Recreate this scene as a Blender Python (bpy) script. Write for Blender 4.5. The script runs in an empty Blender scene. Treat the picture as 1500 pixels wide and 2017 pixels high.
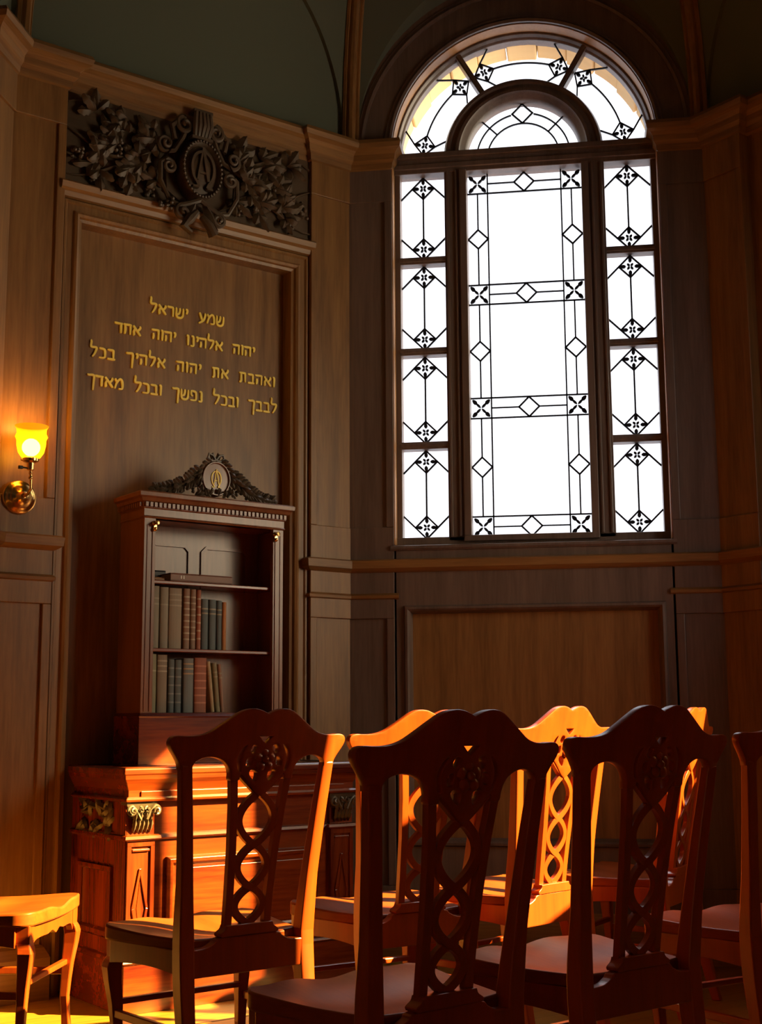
import bpy, bmesh, math, random
from mathutils import Vector, Matrix

random.seed(7)
S = bpy.context.scene
COL = S.collection
PI = math.pi

# ------------------------------------------------------------------ camera
cam_d = bpy.data.cameras.new('camera')
cam = bpy.data.objects.new('camera', cam_d); COL.objects.link(cam)
cam_d.sensor_fit = 'VERTICAL'; cam_d.sensor_height = 24.0
cam_d.lens = 24.0 * 2591.4 / 2017.0
cam_d.clip_start = 0.05
_r = Vector((0.98919412, 0.14650428, -0.00561165)); _u = Vector((0.0284688, -0.15439215, 0.98759941))
_f = Vector((-0.14382115, 0.97708728, 0.15689461))
cam.matrix_world = Matrix(((_r.x, _u.x, -_f.x, 0.0), (_r.y, _u.y, -_f.y, 0.0), (_r.z, _u.z, -_f.z, 1.0), (0, 0, 0, 1)))
S.camera = cam

# ------------------------------------------------------------------ light
S.view_settings.view_transform = 'Standard'; S.view_settings.look = 'None'
S.view_settings.gamma = 1.0; S.view_settings.exposure = 0.0; S.view_settings.use_curve_mapping = False
SKY_LOW, SKY_HIGH, SKY_E, SKY_S = 1.7, 13.0, 8.6, 0.006
world = bpy.data.worlds.new('sky'); S.world = world; world.use_nodes = True
wn = world.node_tree; wn.nodes.clear()
_o = wn.nodes.new('ShaderNodeOutputWorld'); _b = wn.nodes.new('ShaderNodeBackground')
_tc = wn.nodes.new('ShaderNodeTexCoord'); _sp = wn.nodes.new('ShaderNodeSeparateXYZ')
wn.links.new(_tc.outputs['Generated'], _sp.inputs[0])
def _ramp(inp, a, b, va, vb):
    n = wn.nodes.new('ShaderNodeMapRange'); n.interpolation_type = 'SMOOTHSTEP'
    for k, v in zip((1, 2, 3, 4), (a, b, va, vb)): n.inputs[k].default_value = v
    wn.links.new(inp, n.inputs[0]); return n.outputs[0]
_north = _ramp(_sp.outputs[1], 0.25, 0.45, 0.0, 1.0)          # open sky lies to the north, the dim hall to the south
_up = _ramp(_sp.outputs[2], 0.48, 0.85, SKY_LOW, SKY_HIGH)    # overcast sky, brighter overhead
_east = _ramp(_sp.outputs[0], 0.55, 0.80, 0.0, SKY_E)          # bright sky around the sun, to the east
def _math(op, p, q):
    n = wn.nodes.new('ShaderNodeMath'); n.operation = op
    for k, v in enumerate((p, q)):
        if isinstance(v, (int, float)): n.inputs[k].default_value = v
        else: wn.links.new(v, n.inputs[k])
    return n.outputs[0]
_tot = _math('ADD', _math('MAXIMUM', _math('MULTIPLY', _north, _up), _east), SKY_S)
wn.links.new(_tot, _b.inputs[1])
_ef = _ramp(_sp.outputs[0], 0.55, 0.80, 0.0, 1.0)
_cm = wn.nodes.new('ShaderNodeMixRGB'); _cm.inputs[1].default_value = (0.97, 0.98, 1.05, 1); _cm.inputs[2].default_value = (1.0, 0.83, 0.56, 1)
wn.links.new(_ef, _cm.inputs[0]); wn.links.new(_cm.outputs[0], _b.inputs[0]); wn.links.new(_b.outputs[0], _o.inputs[0])
world.cycles.sampling_method = 'AUTOMATIC'

SUN_T, SUN_E, SUN_POW = 0.0, 0.60, 64.0
sun_d = bpy.data.lights.new('sun', 'SUN'); sun = bpy.data.objects.new('sun', sun_d); COL.objects.link(sun)
sun_d.energy = SUN_POW; sun_d.color = (1.0, 0.70, 0.20); sun_d.angle = math.radians(0.6)
_d = Vector((-1.0, SUN_T, -SUN_E * math.hypot(1, SUN_T))).normalized()
sun.rotation_euler = _d.to_track_quat('-Z', 'Y').to_euler(); sun.location = (6, -2, 6)

# ------------------------------------------------------------------ room frame
CX, CY, AP = -0.182, 3.835, 1.955            # octagon centre and apothem (to the pilaster faces)
HW = AP * math.tan(PI / 8)                   # half the side of one bay
def bay_matrix(rot):
    """local x runs along the wall to the right as seen from inside, y points outwards, z up; y=0 is the pilaster face"""
    return Matrix.Translation((CX, CY, 0)) @ Matrix.Rotation(rot, 4, 'Z') @ Matrix.Translation((0, AP, 0))
M_N, M_NW, M_W, M_NE, M_E = [bay_matrix(a) for a in (0, PI / 4, PI / 2, -PI / 4, -PI / 2)]

_portal = bpy.data.lights.new('window_daylight', 'AREA'); portal = bpy.data.objects.new('window_daylight', _portal); COL.objects.link(portal)
_portal.shape = 'RECTANGLE'; _portal.size = 1.22; _portal.size_y = 2.5; _portal.cycles.is_portal = True
portal.matrix_world = M_N @ Matrix.Translation((0, 0.30, 3.0)) @ Matrix.Rotation(-PI / 2, 4, 'X')

# ------------------------------------------------------------------ materials
def new_mat(name):
    m = bpy.data.materials.new(name); m.use_nodes = True
    nt = m.node_tree; b = nt.nodes['Principled BSDF']
    return m, nt, b
def plain(name, col, rough=0.5, metal=0.0, spec=0.5):
    m, nt, b = new_mat(name)
    b.inputs['Base Color'].default_value = (*col, 1); b.inputs['Roughness'].default_value = rough
    b.inputs['Metallic'].default_value = metal; b.inputs['Specular IOR Level'].default_value = spec
    return m
def wood(name, dark, light, rough=0.35, axis='Z', scale=1.0, bump=0.08, coat=0.0, spec=0.5, streak=1.0):
    m, nt, b = new_mat(name); N, L = nt.nodes, nt.links
    tc = N.new('ShaderNodeTexCoord'); mp = N.new('ShaderNodeMapping')
    sc = {'X': (1.2, 16, 16), 'Y': (16, 1.2, 16), 'Z': (16, 16, 1.2)}[axis]
    mp.inputs['Scale'].default_value = [v * scale for v in sc]
    L.new(tc.outputs['Object'], mp.inputs['Vector'])
    n1 = N.new('ShaderNodeTexNoise'); n1.inputs['Scale'].default_value = 1.0; n1.inputs['Detail'].default_value = 5; n1.inputs['Distortion'].default_value = 0.6
    n2 = N.new('ShaderNodeTexNoise'); n2.inputs['Scale'].default_value = 7.0; n2.inputs['Detail'].default_value = 2
    L.new(mp.outputs[0], n1.inputs['Vector']); L.new(mp.outputs[0], n2.inputs['Vector'])
    mx = N.new('ShaderNodeMath'); mx.operation = 'MULTIPLY_ADD'; mx.inputs[1].default_value = 0.35
    L.new(n2.outputs['Fac'], mx.inputs[0])
    ml = N.new('ShaderNodeMath'); ml.operation = 'MULTIPLY'; ml.inputs[1].default_value = 0.75 * streak
    L.new(n1.outputs['Fac'], ml.inputs[0]); L.new(ml.outputs[0], mx.inputs[2])
    rp = N.new('ShaderNodeValToRGB'); rp.color_ramp.elements[0].position = 0.32; rp.color_ramp.elements[1].position = 0.78
    rp.color_ramp.elements[0].color = (*dark, 1); rp.color_ramp.elements[1].color = (*light, 1)
    L.new(mx.outputs[0], rp.inputs['Fac']); L.new(rp.outputs['Color'], b.inputs['Base Color'])
    bp = N.new('ShaderNodeBump'); bp.inputs['Strength'].default_value = bump; bp.inputs['Distance'].default_value = 0.004
    L.new(mx.outputs[0], bp.inputs['Height']); L.new(bp.outputs[0], b.inputs['Normal'])
    b.inputs['Roughness'].default_value = rough; b.inputs['Specular IOR Level'].default_value = spec
    b.inputs['Coat Weight'].default_value = coat; b.inputs['Coat Roughness'].default_value = 0.25
    return m
OAK_D, OAK_L = (0.135, 0.060, 0.018), (0.315, 0.155, 0.050)
M_OAK = wood('oak_panelling', OAK_D, OAK_L, 0.42, 'Z', 1.0)
M_OAKX = wood('oak_moulding', OAK_D, OAK_L, 0.40, 'X', 1.0)
M_CARVE = wood('dark_carved_oak', (0.055, 0.032, 0.016), (0.105, 0.064, 0.034), 0.5, 'X', 0.6)
M_GLAREOAK = wood('glare_greyed_oak', (0.085, 0.056, 0.045), (0.180, 0.122, 0.100), 0.42, 'Z', 1.0)  # same oak as the panelling, greyed to carry window glare and shade
M_LITOAK = wood('skylit_oak_reveal', (0.34, 0.15, 0.045), (0.50, 0.25, 0.085), 0.45, 'Z', 1.0)  # same wood as the window wall, lightened to look lit by the sky
M_MAHOG = wood('mahogany', (0.060, 0.004, 0.001), (0.27, 0.042, 0.004), 0.25, 'X', 0.8, 0.04, 0.3)
M_MAHOGZ = wood('mahogany_upright', (0.060, 0.004, 0.001), (0.27, 0.042, 0.004), 0.25, 'Z', 0.8, 0.04, 0.3)
M_CASE = wood('bookcase_mahogany', (0.13, 0.045, 0.018), (0.26, 0.095, 0.036), 0.32, 'Z', 0.8, 0.04, 0.2)
M_CHAIR = wood('chair_mahogany', (0.210, 0.026, 0.002), (0.360, 0.048, 0.003), 0.32, 'Z', 0.9, 0.03, 0.12)
M_SEAT = wood('chair_seat_mahogany', (0.190, 0.034, 0.004), (0.330, 0.064, 0.008), 0.38, 'Y', 0.9, 0.03, 0.0, 0.18)
M_DARKCARVE = plain('bronzed_carving', (0.075, 0.050, 0.030), 0.38)
M_PLASTER = plain('green_grey_plaster', (0.105, 0.115, 0.085), 0.8, 0, 0.2)
M_GOLD = plain('gold_leaf', (1.0, 0.76, 0.12), 0.45, 0.0)
M_BRASS = plain('brass', (0.80, 0.52, 0.20), 0.22, 1.0)
M_LEAD = plain('lead_came', (0.012, 0.016, 0.03), 0.5, 0.3)
M_BLACK = plain('black_switch', (0.015, 0.012, 0.01), 0.4)
M_PAPER = plain('aged_paper', (0.42, 0.34, 0.22), 0.85)
M_STONE = wood('tan_stone', (0.72, 0.54, 0.28), (0.88, 0.70, 0.40), 0.8, 'X', 0.15, 0.02, 0, 0.2)
def floor_mat():
    m, nt, b = new_mat('plank_floor'); N, L = nt.nodes, nt.links
    tc = N.new('ShaderNodeTexCoord'); mp = N.new('ShaderNodeMapping'); mp.inputs['Rotation'].default_value = (0, 0, -PI / 4)
    L.new(tc.outputs['Object'], mp.inputs['Vector'])
    br = N.new('ShaderNodeTexBrick'); br.inputs['Scale'].default_value = 1.0; br.inputs['Brick Width'].default_value = 1.4
    br.inputs['Row Height'].default_value = 0.075; br.inputs['Mortar Size'].default_value = 0.0012
    br.inputs['Color1'].default_value = (0.40, 0.19, 0.022, 1); br.inputs['Color2'].default_value = (0.33, 0.15, 0.016, 1)
    br.inputs['Mortar'].default_value = (0.10, 0.04, 0.01, 1)
    L.new(mp.outputs[0], br.inputs['Vector'])
    n = N.new('ShaderNodeTexNoise'); n.inputs['Scale'].default_value = 3.0; n.inputs['Detail'].default_value = 5
    m2 = N.new('ShaderNodeMapping'); m2.inputs['Scale'].default_value = (1.0, 14, 1); L.new(mp.outputs[0], m2.inputs['Vector']); L.new(m2.outputs[0], n.inputs['Vector'])
    mx = N.new('ShaderNodeMixRGB'); mx.blend_type = 'MULTIPLY'; mx.inputs[0].default_value = 0.35
    L.new(br.outputs['Color'], mx.inputs[1]); L.new(n.outputs['Fac'], mx.inputs[2]); L.new(mx.outputs[0], b.inputs['Base Color'])
    b.inputs['Roughness'].default_value = 0.3
    return m
M_FLOOR = floor_mat()
M_INLAY = wood('cherry_inlay', (0.12, 0.022, 0.004), (0.17, 0.035, 0.006), 0.3, 'X', 0.8)
M_EBONY = plain('dark_inlay_line', (0.05, 0.012, 0.006), 0.35)
def glass_mat():
    m = bpy.data.materials.new('leaded_clear_glass'); m.use_nodes = True; nt = m.node_tree; nt.nodes.clear()
    o = nt.nodes.new('ShaderNodeOutputMaterial'); t = nt.nodes.new('ShaderNodeBsdfTransparent'); g = nt.nodes.new('ShaderNodeBsdfGlossy')
    t.inputs[0].default_value = (0.96, 0.97, 0.98, 1); g.inputs['Roughness'].default_value = 0.05
    mx = nt.nodes.new('ShaderNodeMixShader'); mx.inputs[0].default_value = 0.04
    nt.links.new(t.outputs[0], mx.inputs[1]); nt.links.new(g.outputs[0], mx.inputs[2]); nt.links.new(mx.outputs[0], o.inputs[0])
    return m
M_GLASS = glass_mat()
def shade_mat():
    m = bpy.data.materials.new('amber_glass_shade'); m.use_nodes = True; nt = m.node_tree; nt.nodes.clear()
    o = nt.nodes.new('ShaderNodeOutputMaterial'); t = nt.nodes.new('ShaderNodeBsdfTransparent'); t.inputs[0].default_value = (1.0, 0.62, 0.10, 1)
    e = nt.nodes.new('ShaderNodeEmission'); e.inputs[0].default_value = (1.0, 0.50, 0.004, 1); e.inputs[1].default_value = 0.8
    g = nt.nodes.new('ShaderNodeBsdfDiffuse'); g.inputs[0].default_value = (0.8, 0.45, 0.05, 1)
    m1 = nt.nodes.new('ShaderNodeAddShader'); nt.links.new(e.outputs[0], m1.inputs[0]); nt.links.new(g.outputs[0], m1.inputs[1])
    mx = nt.nodes.new('ShaderNodeMixShader'); mx.inputs[0].default_value = 0.66
    nt.links.new(t.outputs[0], mx.inputs[1]); nt.links.new(m1.outputs[0], mx.inputs[2]); nt.links.new(mx.outputs[0], o.inputs[0])
    return m
M_SHADE = shade_mat()
def emit(name, col, s):
    m = bpy.data.materials.new(name); m.use_nodes = True; nt = m.node_tree; nt.nodes.clear()
    o = nt.nodes.new('ShaderNodeOutputMaterial'); e = nt.nodes.new('ShaderNodeEmission'); e.inputs[0].default_value = (*col, 1); e.inputs[1].default_value = s
    nt.links.new(e.outputs[0], o.inputs[0]); return m
M_BULB = emit('lit_bulb', (1.0, 0.86, 0.55), 40.0)

# ------------------------------------------------------------------ mesh builder
class MB:
    def __init__(s): s.v = []; s.f = []
    def add(s, vs, fs):
        k = len(s.v); s.v += [tuple(v) for v in vs]; s.f += [tuple(i + k for i in f) for f in fs]; return s
    def box(s, x0, x1, y0, y1, z0, z1, M=None):
        vs = [(x, y, z) for z in (z0, z1) for y in (y0, y1) for x in (x0, x1)]
        if M is not None: vs = [M @ Vector(v) for v in vs]
        return s.add(vs, [(0, 2, 3, 1), (4, 5, 7, 6), (0, 1, 5, 4), (2, 6, 7, 3), (0, 4, 6, 2), (1, 3, 7, 5)])
    def prism(s, poly, y0, y1):
        """polygon in (x,z) extruded along y; poly must be star-shaped enough for an ngon"""
        n = len(poly)
        return s.add([(x, y0, z) for x, z in poly] + [(x, y1, z) for x, z in poly],
                     [tuple(range(n)), tuple(range(2 * n - 1, n - 1, -1))] + [(i, i + n, (i + 1) % n + n, (i + 1) % n) for i in range(n)])
    def loft(s, rings, closed_ring=True, cap=True, closed_path=False):
        n = len(rings[0]); vs = [p for r in rings for p in r]; fs = []
        m = len(rings); last = m if closed_path else m - 1
        for i in range(last):
            a, b = i * n, ((i + 1) % m) * n
            for j in range(n if closed_ring else n - 1):
                k = (j + 1) % n; fs.append((a + j, a + k, b + k, b + j))
        if cap and not closed_path and closed_ring:
            fs.append(tuple(range(n - 1, -1, -1))); fs.append(tuple((m - 1) * n + j for j in range(n)))
        return s.add(vs, fs)
    def sweep(s, path, prof, normal=(0, 0, 1), closed=False, cap=True):
        """prof: (a, b) a = in-plane offset to the left of travel, b = along normal; mitred corners"""
        nrm = Vector(normal).normalized(); P = [Vector(p) for p in path]; n = len(P); rings = []
        for i in range(n):
            d0 = (P[i] - P[i - 1]).normalized() if (closed or i > 0) else (P[1] - P[0]).normalized()
            d1 = (P[(i + 1) % n] - P[i]).normalized() if (closed or i < n - 1) else d0
            l0, l1 = nrm.cross(d0), nrm.cross(d1); m = l0 + l1; m = m / max(1e-6, m.dot(l0)) if m.length > 1e-6 else l0
            rings.append([P[i] + m * a + nrm * b for a, b in prof])
        return s.loft(rings, True, cap, closed)
    def tube(s, path, rad, seg=8, flat=1.0, cap=True):
        P = [Vector(p) for p in path]; n = len(P); rings = []; up = None
        for i in range(n):
            t = (P[min(i + 1, n - 1)] - P[max(i - 1, 0)]).normalized()
            if up is None:
                up = Vector((0, 0, 1)) if abs(t.z) < 0.9 else Vector((0, 1, 0))
            a = (up - t * up.dot(t)).normalized(); b = t.cross(a); up = a
            r = rad[i] if isinstance(rad, (list, tuple)) else rad
            rings.append([P[i] + a * (r * math.cos(q)) + b * (r * flat * math.sin(q)) for q in [2 * PI * j / seg for j in range(seg)]])
        return s.loft(rings, True, cap)
    def lathe(s, prof, seg=24, M=None):
        """prof of (r, z) about local z"""
        rings = [[Vector((max(r, 1e-4) * math.cos(2 * PI * j / seg), max(r, 1e-4) * math.sin(2 * PI * j / seg), z)) for j in range(seg)] for r, z in prof]
        if M is not None: rings = [[M @ p for p in r] for r in rings]
        return s.loft(rings)
    def ball(s, c, r, seg=8, rings=5, sc=(1, 1, 1), M=None):
        pr = []
        for i in range(rings + 1):
            t = PI * i / rings
            pr.append((math.sin(t) * r, -math.cos(t) * r))
        T = Matrix.Translation(c) @ (M if M is not None else Matrix.Identity(4)) @ Matrix.Diagonal((*sc, 1))
        return s.lathe(pr, seg, T)
    def ribbon(s, pts, w, y0, y1):
        """flat strip in the x,z plane with width w (number or list), from y0 to y1"""
        P = [Vector((x, 0, z)) for x, z in pts]; n = len(P); rings = []
        for i in range(n):
            d0 = (P[i] - P[i - 1]).normalized() if i else (P[1] - P[0]).normalized()
            d1 = (P[i + 1] - P[i]).normalized() if i < n - 1 else d0
            t = d0 + d1
            t = t.normalized() if t.length > 1e-5 else d0
            nn = Vector((-t.z, 0, t.x)); k = 1 / max(0.5, nn.dot(Vector((-d0.z, 0, d0.x))))
            h = (w[i] if isinstance(w, (list, tuple)) else w) / 2 * k
            a, b = P[i] + nn * h, P[i] - nn * h
            rings.append([(a.x, y0, a.z), (b.x, y0, b.z), (b.x, y1, b.z), (a.x, y1, a.z)])
        return s.loft(rings)
    def leaf(s, M, L, W, T=0.25, curl=0.3):
        """a carved leaf: ridge and two lobed halves, local x = length, z = out of the ground"""
        st = [0, .15, .3, .45, .6, .75, .9, 1.0]; hw = [.10, .55, .85, .7, 1.0, .7, .45, 0.02]
        top = []; lf = []; rt = []
        for t, h in zip(st, hw):
            z = W * T * math.sin(PI * min(1, t * 1.05)) + curl * W * t * t
            top.append(Vector((L * t, 0, z + W * .12))); lf.append(Vector((L * t + .06 * L * h, W * h / 2, z - W * .18))); rt.append(Vector((L * t + .06 * L * h, -W * h / 2, z - W * .18)))
        vs = [M @ p for p in top + lf + rt]; n = len(st); fs = []
        for i in range(n - 1):
            fs += [(i, i + 1, n + i + 1, n + i), (i, 2 * n + i, 2 * n + i + 1, i + 1)]
        return s.add(vs, fs)
    def mesh(s, name, smooth=False):
        me = bpy.data.meshes.new(name); me.from_pydata([tuple(v) for v in s.v], [], s.f); me.update()
        bm = bmesh.new(); bm.from_mesh(me); bmesh.ops.recalc_face_normals(bm, faces=bm.faces); bm.to_mesh(me); bm.free()
        if smooth:
            for p in me.polygons: p.use_smooth = True
        return me
def obj(name, mb, mat, parent=None, smooth=False, bevel=0.0, seg=2, M=None):
    me = mb.mesh(name, smooth) if isinstance(mb, MB) else mb
    o = bpy.data.objects.new(name, me); COL.objects.link(o)
    if mat is not None and len(me.materials) == 0: me.materials.append(mat)
    if parent is not None: o.parent = parent
    if M is not None:
        o.matrix_local = M
    if bevel:
        b = o.modifiers.new('bevel', 'BEVEL'); b.width = bevel; b.segments = seg; b.limit_method = 'ANGLE'; b.angle_limit = math.radians(35)
        b.use_clamp_overlap = True
        if smooth: b.harden_normals = False
    if smooth:
        try: me.set_sharp_from_angle(angle=math.radians(38))
        except Exception: pass
    return o
def tag(o, label=None, cat=None, group=None, kind=None):
    if label: o['label'] = label
    if cat: o['category'] = cat
    if group: o['group'] = group
    if kind: o['kind'] = kind
    return o
def empty(name, M, label=None, cat=None, group=None, kind=None):
    o = bpy.data.objects.new(name, None); COL.objects.link(o); o.empty_display_size = 0.1; o.matrix_world = M
    return tag(o, label, cat, group, kind)
def dup(root, M, **kw):
    c = root.copy(); COL.objects.link(c); c.matrix_world = M
    tag(c, **kw)
    for ch in root.children:
        d = ch.copy(); COL.objects.link(d); d.parent = c
        for g in ch.children:
            e = g.copy(); COL.objects.link(e); e.parent = d
    return c
def arc(cx, cz, r, a0, a1, n=32):
    return [(cx + r * math.cos(a0 + (a1 - a0) * i / n), cz + r * math.sin(a0 + (a1 - a0) * i / n)) for i in range(n + 1)]
def outline_mesh(name, outer, holes, depth, bev=0.0015, warp=None):
    """flat outline in (x,z) with holes, given a thickness and a softened edge, then bent by warp(x,y,z)"""
    cu = bpy.data.curves.new(name + '_c', 'CURVE'); cu.dimensions = '2D'; cu.fill_mode = 'BOTH'
    cu.extrude = depth / 2 - bev; cu.bevel_depth = bev; cu.bevel_resolution = 1; cu.offset = -bev
    for poly in [outer] + holes:
        sp = cu.splines.new('POLY'); sp.points.add(len(poly) - 1); sp.use_cyclic_u = True
        for p, (x, z) in zip(sp.points, poly): p.co = (x, z, 0, 1)
    o = bpy.data.objects.new(name + '_tmp', cu); COL.objects.link(o)
    dg = bpy.context.evaluated_depsgraph_get()
    me = bpy.data.meshes.new_from_object(o.evaluated_get(dg)); me.name = name
    bpy.data.objects.remove(o); bpy.data.curves.remove(cu)
    bm = bmesh.new(); bm.from_mesh(me)
    bmesh.ops.remove_doubles(bm, verts=bm.verts, dist=1e-5)
    if warp:                                       # cut into a fine grid so the board can bend smoothly
        for ax, lo, hi in ((0, -0.27, 0.27), (1, 0.80, 1.04)):
            q = lo
            while q < hi:
                co = [0, 0, 0]; no = [0, 0, 0]; co[ax] = q; no[ax] = 1
                bmesh.ops.bisect_plane(bm, geom=bm.verts[:] + bm.edges[:] + bm.faces[:], plane_co=co, plane_no=no, dist=1e-6); q += 0.03
    for v in bm.verts:
        x, z, y = v.co.x, v.co.y, -v.co.z
        if warp: y = y + warp(x, z)
        v.co = (x, y, z)
    bmesh.ops.recalc_face_normals(bm, faces=bm.faces); bm.to_mesh(me); bm.free(); me.materials.clear()
    return me
def smooth_poly(pts, n=6, closed=True):
    """Catmull-Rom through the points"""
    out = []; m = len(pts); rng = range(m if closed else m - 1)
    for i in rng:
        g = (lambda k: pts[k % m]) if closed else (lambda k: pts[min(max(k, 0), m - 1)])
        p0, p1, p2, p3 = g(i - 1), g(i), g(i + 1), g(i + 2)
        for j in range(n):
            t = j / n
            out.append(tuple(0.5 * ((2 * p1[k]) + (-p0[k] + p2[k]) * t + (2 * p0[k] - 5 * p1[k] + 4 * p2[k] - p3[k]) * t * t + (-p0[k] + 3 * p1[k] - 3 * p2[k] + p3[k]) * t ** 3) for k in range(2)))
    if not closed: out.append(pts[-1])
    return out
def lerp(tab, x):
    if x <= tab[0][0]: return tab[0][1]
    for (a, p), (b, q) in zip(tab, tab[1:]):
        if x <= b: return p + (q - p) * (x - a) / (b - a)
    return tab[-1][1]

# ================================================================== SETTING
# -------- floor
fl = obj('floor', MB().box(-3.2, 3.2, -3.0, 7.0, -0.12, 0.0), M_FLOOR)
tag(fl, 'honey coloured plank floor with a dark inlaid border', 'floor', kind='structure')
inl = MB()
def on_nw(u0, u1, w0, w1): return [M_NW @ Vector((u, -w, 0.0012)) for u, w in ((u0, w0), (u1, w0), (u1, w1), (u0, w1))]
for w in (0.70, 1.06): inl.add(on_nw(-1.6, 0.9, w, w + 0.012), [(0, 1, 2, 3)])
obj('border_line', inl, M_EBONY, fl)
dia = MB()
for k in range(6):
    u = -1.02 + k * 0.38; w = 0.89
    dia.add([M_NW @ Vector((u + a, -(w + b), 0.0014)) for a, b in ((-0.11, 0), (0, -0.11), (0.11, 0), (0, 0.11))], [(0, 1, 2, 3)])
obj('diamond_inlay', dia, M_INLAY, fl)

CORN = [(0, 3.555), (0.010, 3.560), (0.014, 3.585), (0.030, 3.600), (0.034, 3.625), (0.050, 3.640), (0.072, 3.650), (0.078, 3.672), (0.070, 3.690), (-0.10, 3.690), (-0.10, 3.555)]
RAIL = [(0, 1.655), (0.012, 1.660), (0.030, 1.672), (0.034, 1.705), (0.024, 1.712), (-0.05, 1.712), (-0.05, 1.655)]
BAND = [(0, 1.535), (0.010, 1.540), (0.012, 1.552), (0, 1.562), (-0.04, 1.562), (-0.04, 1.535)]
BASE = [(0.03, 0.0), (0.03, 0.15), (0.022, 0.165), (0.012, 0.185), (0, 0.195), (-0.05, 0.195), (-0.05, 0)]
def run(mb, pts, prof):
    """moulding run in plan: pts (u, w) with w inwards, prof (out, z)"""
    path = [(u, -w, 0) for u, w in pts]
    # travel left to right with inside (−y) on the right: offset to the left is outwards, so negate
    return mb.sweep(path, [(-a, z) for a, z in prof], (0, 0, 1))
def pilaster(mb, u0, u1, w=0.0, back=-0.14, z1=3.69):
    """upright with a sunken field in its upper and lower shafts"""
    mb.box(u0, u1, -w + 0.012, -back, 0, z1)
    e = 0.035
    for za, zb in ((0.19, 0.30), (1.45, 1.86), (3.40, z1)):
        mb.box(u0, u1, -w, -w + 0.02, za, zb)
    for za, zb in ((0.30, 1.45), (1.86, 3.40)):
        mb.box(u0, u0 + e, -w, -w + 0.02, za, zb); mb.box(u1 - e, u1, -w, -w + 0.02, za, zb)
def frame_mould(mb, u0, u1, z0, z1, y, prof):
    """closed mitred frame in the wall plane; prof (inward a, out of wall b)"""
    mb.sweep([(u0, y, z0), (u0, y, z1), (u1, y, z1), (u1, y, z0)], [(-a, b) for a, b in prof], (0, -1, 0), closed=True)
STEP = [(0, -0.02), (0, 0.006), (0.010, 0.016), (0.022, 0.010), (0.030, -0.004), (0.044, -0.010), (0.050, -0.035), (0.0, -0.035)]
PW = 0.205                                     # pilaster width
def lunette(M, name, mats, window=False, parent=None):
    """painted vault above the cornice with a round-headed recess over the bay"""
    Rv, z0, R = 1.95, 3.69, 0.775
    def inset(z): return Rv * (1 - math.sqrt(max(0, 1 - ((z - z0) / Rv) ** 2)))
    zt = z0 + 1.30
    mb = MB(); nA, nR = 40, 8; rows = []
    for i in range(nA + 1):
        a = PI * i / nA; row = []
        lo, hi = R, 3.0
        for _ in range(40):
            m = (lo + hi) / 2; x, z = m * math.cos(a), z0 + m * math.sin(a)
            ok = z <= zt and abs(x) <= (AP - inset(min(z, zt))) * math.tan(PI / 8) + 1e-4
            lo, hi = (m, hi) if ok else (lo, m)
        for j in range(nR + 1):
            r = R + (lo - R) * j / nR; x, z = r * math.cos(a), z0 + r * math.sin(a)
            row.append((x, -inset(min(z, zt)), z))
        rows.append(row)
    mb.loft(rows, False, False)
    if window:
        mb.loft([[(R * math.cos(PI * i / nA), -inset(z0 + R * math.sin(PI * i / nA)), z0 + R * math.sin(PI * i / nA)), (R * math.cos(PI * i / nA), 0.03, z0 + R * math.sin(PI * i / nA))] for i in range(nA + 1)], False, False)
    else:                                          # shallow round-headed field, set back a little from the vault
        dep = 0.022
        mb.loft([[(R * math.cos(PI * i / nA), -inset(z0 + R * math.sin(PI * i / nA)) + q, z0 + R * math.sin(PI * i / nA)) for q in (0, dep)] for i in range(nA + 1)], False, False)
        mb.loft([[(R * k / 8 * math.cos(PI * i / nA), -inset(z0 + R * k / 8 * math.sin(PI * i / nA)) + dep, z0 + R * k / 8 * math.sin(PI * i / nA)) for k in range(9)] for i in range(nA + 1)], False, False)
    o = obj(name, mb, mats, parent, smooth=True)
    return o

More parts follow.
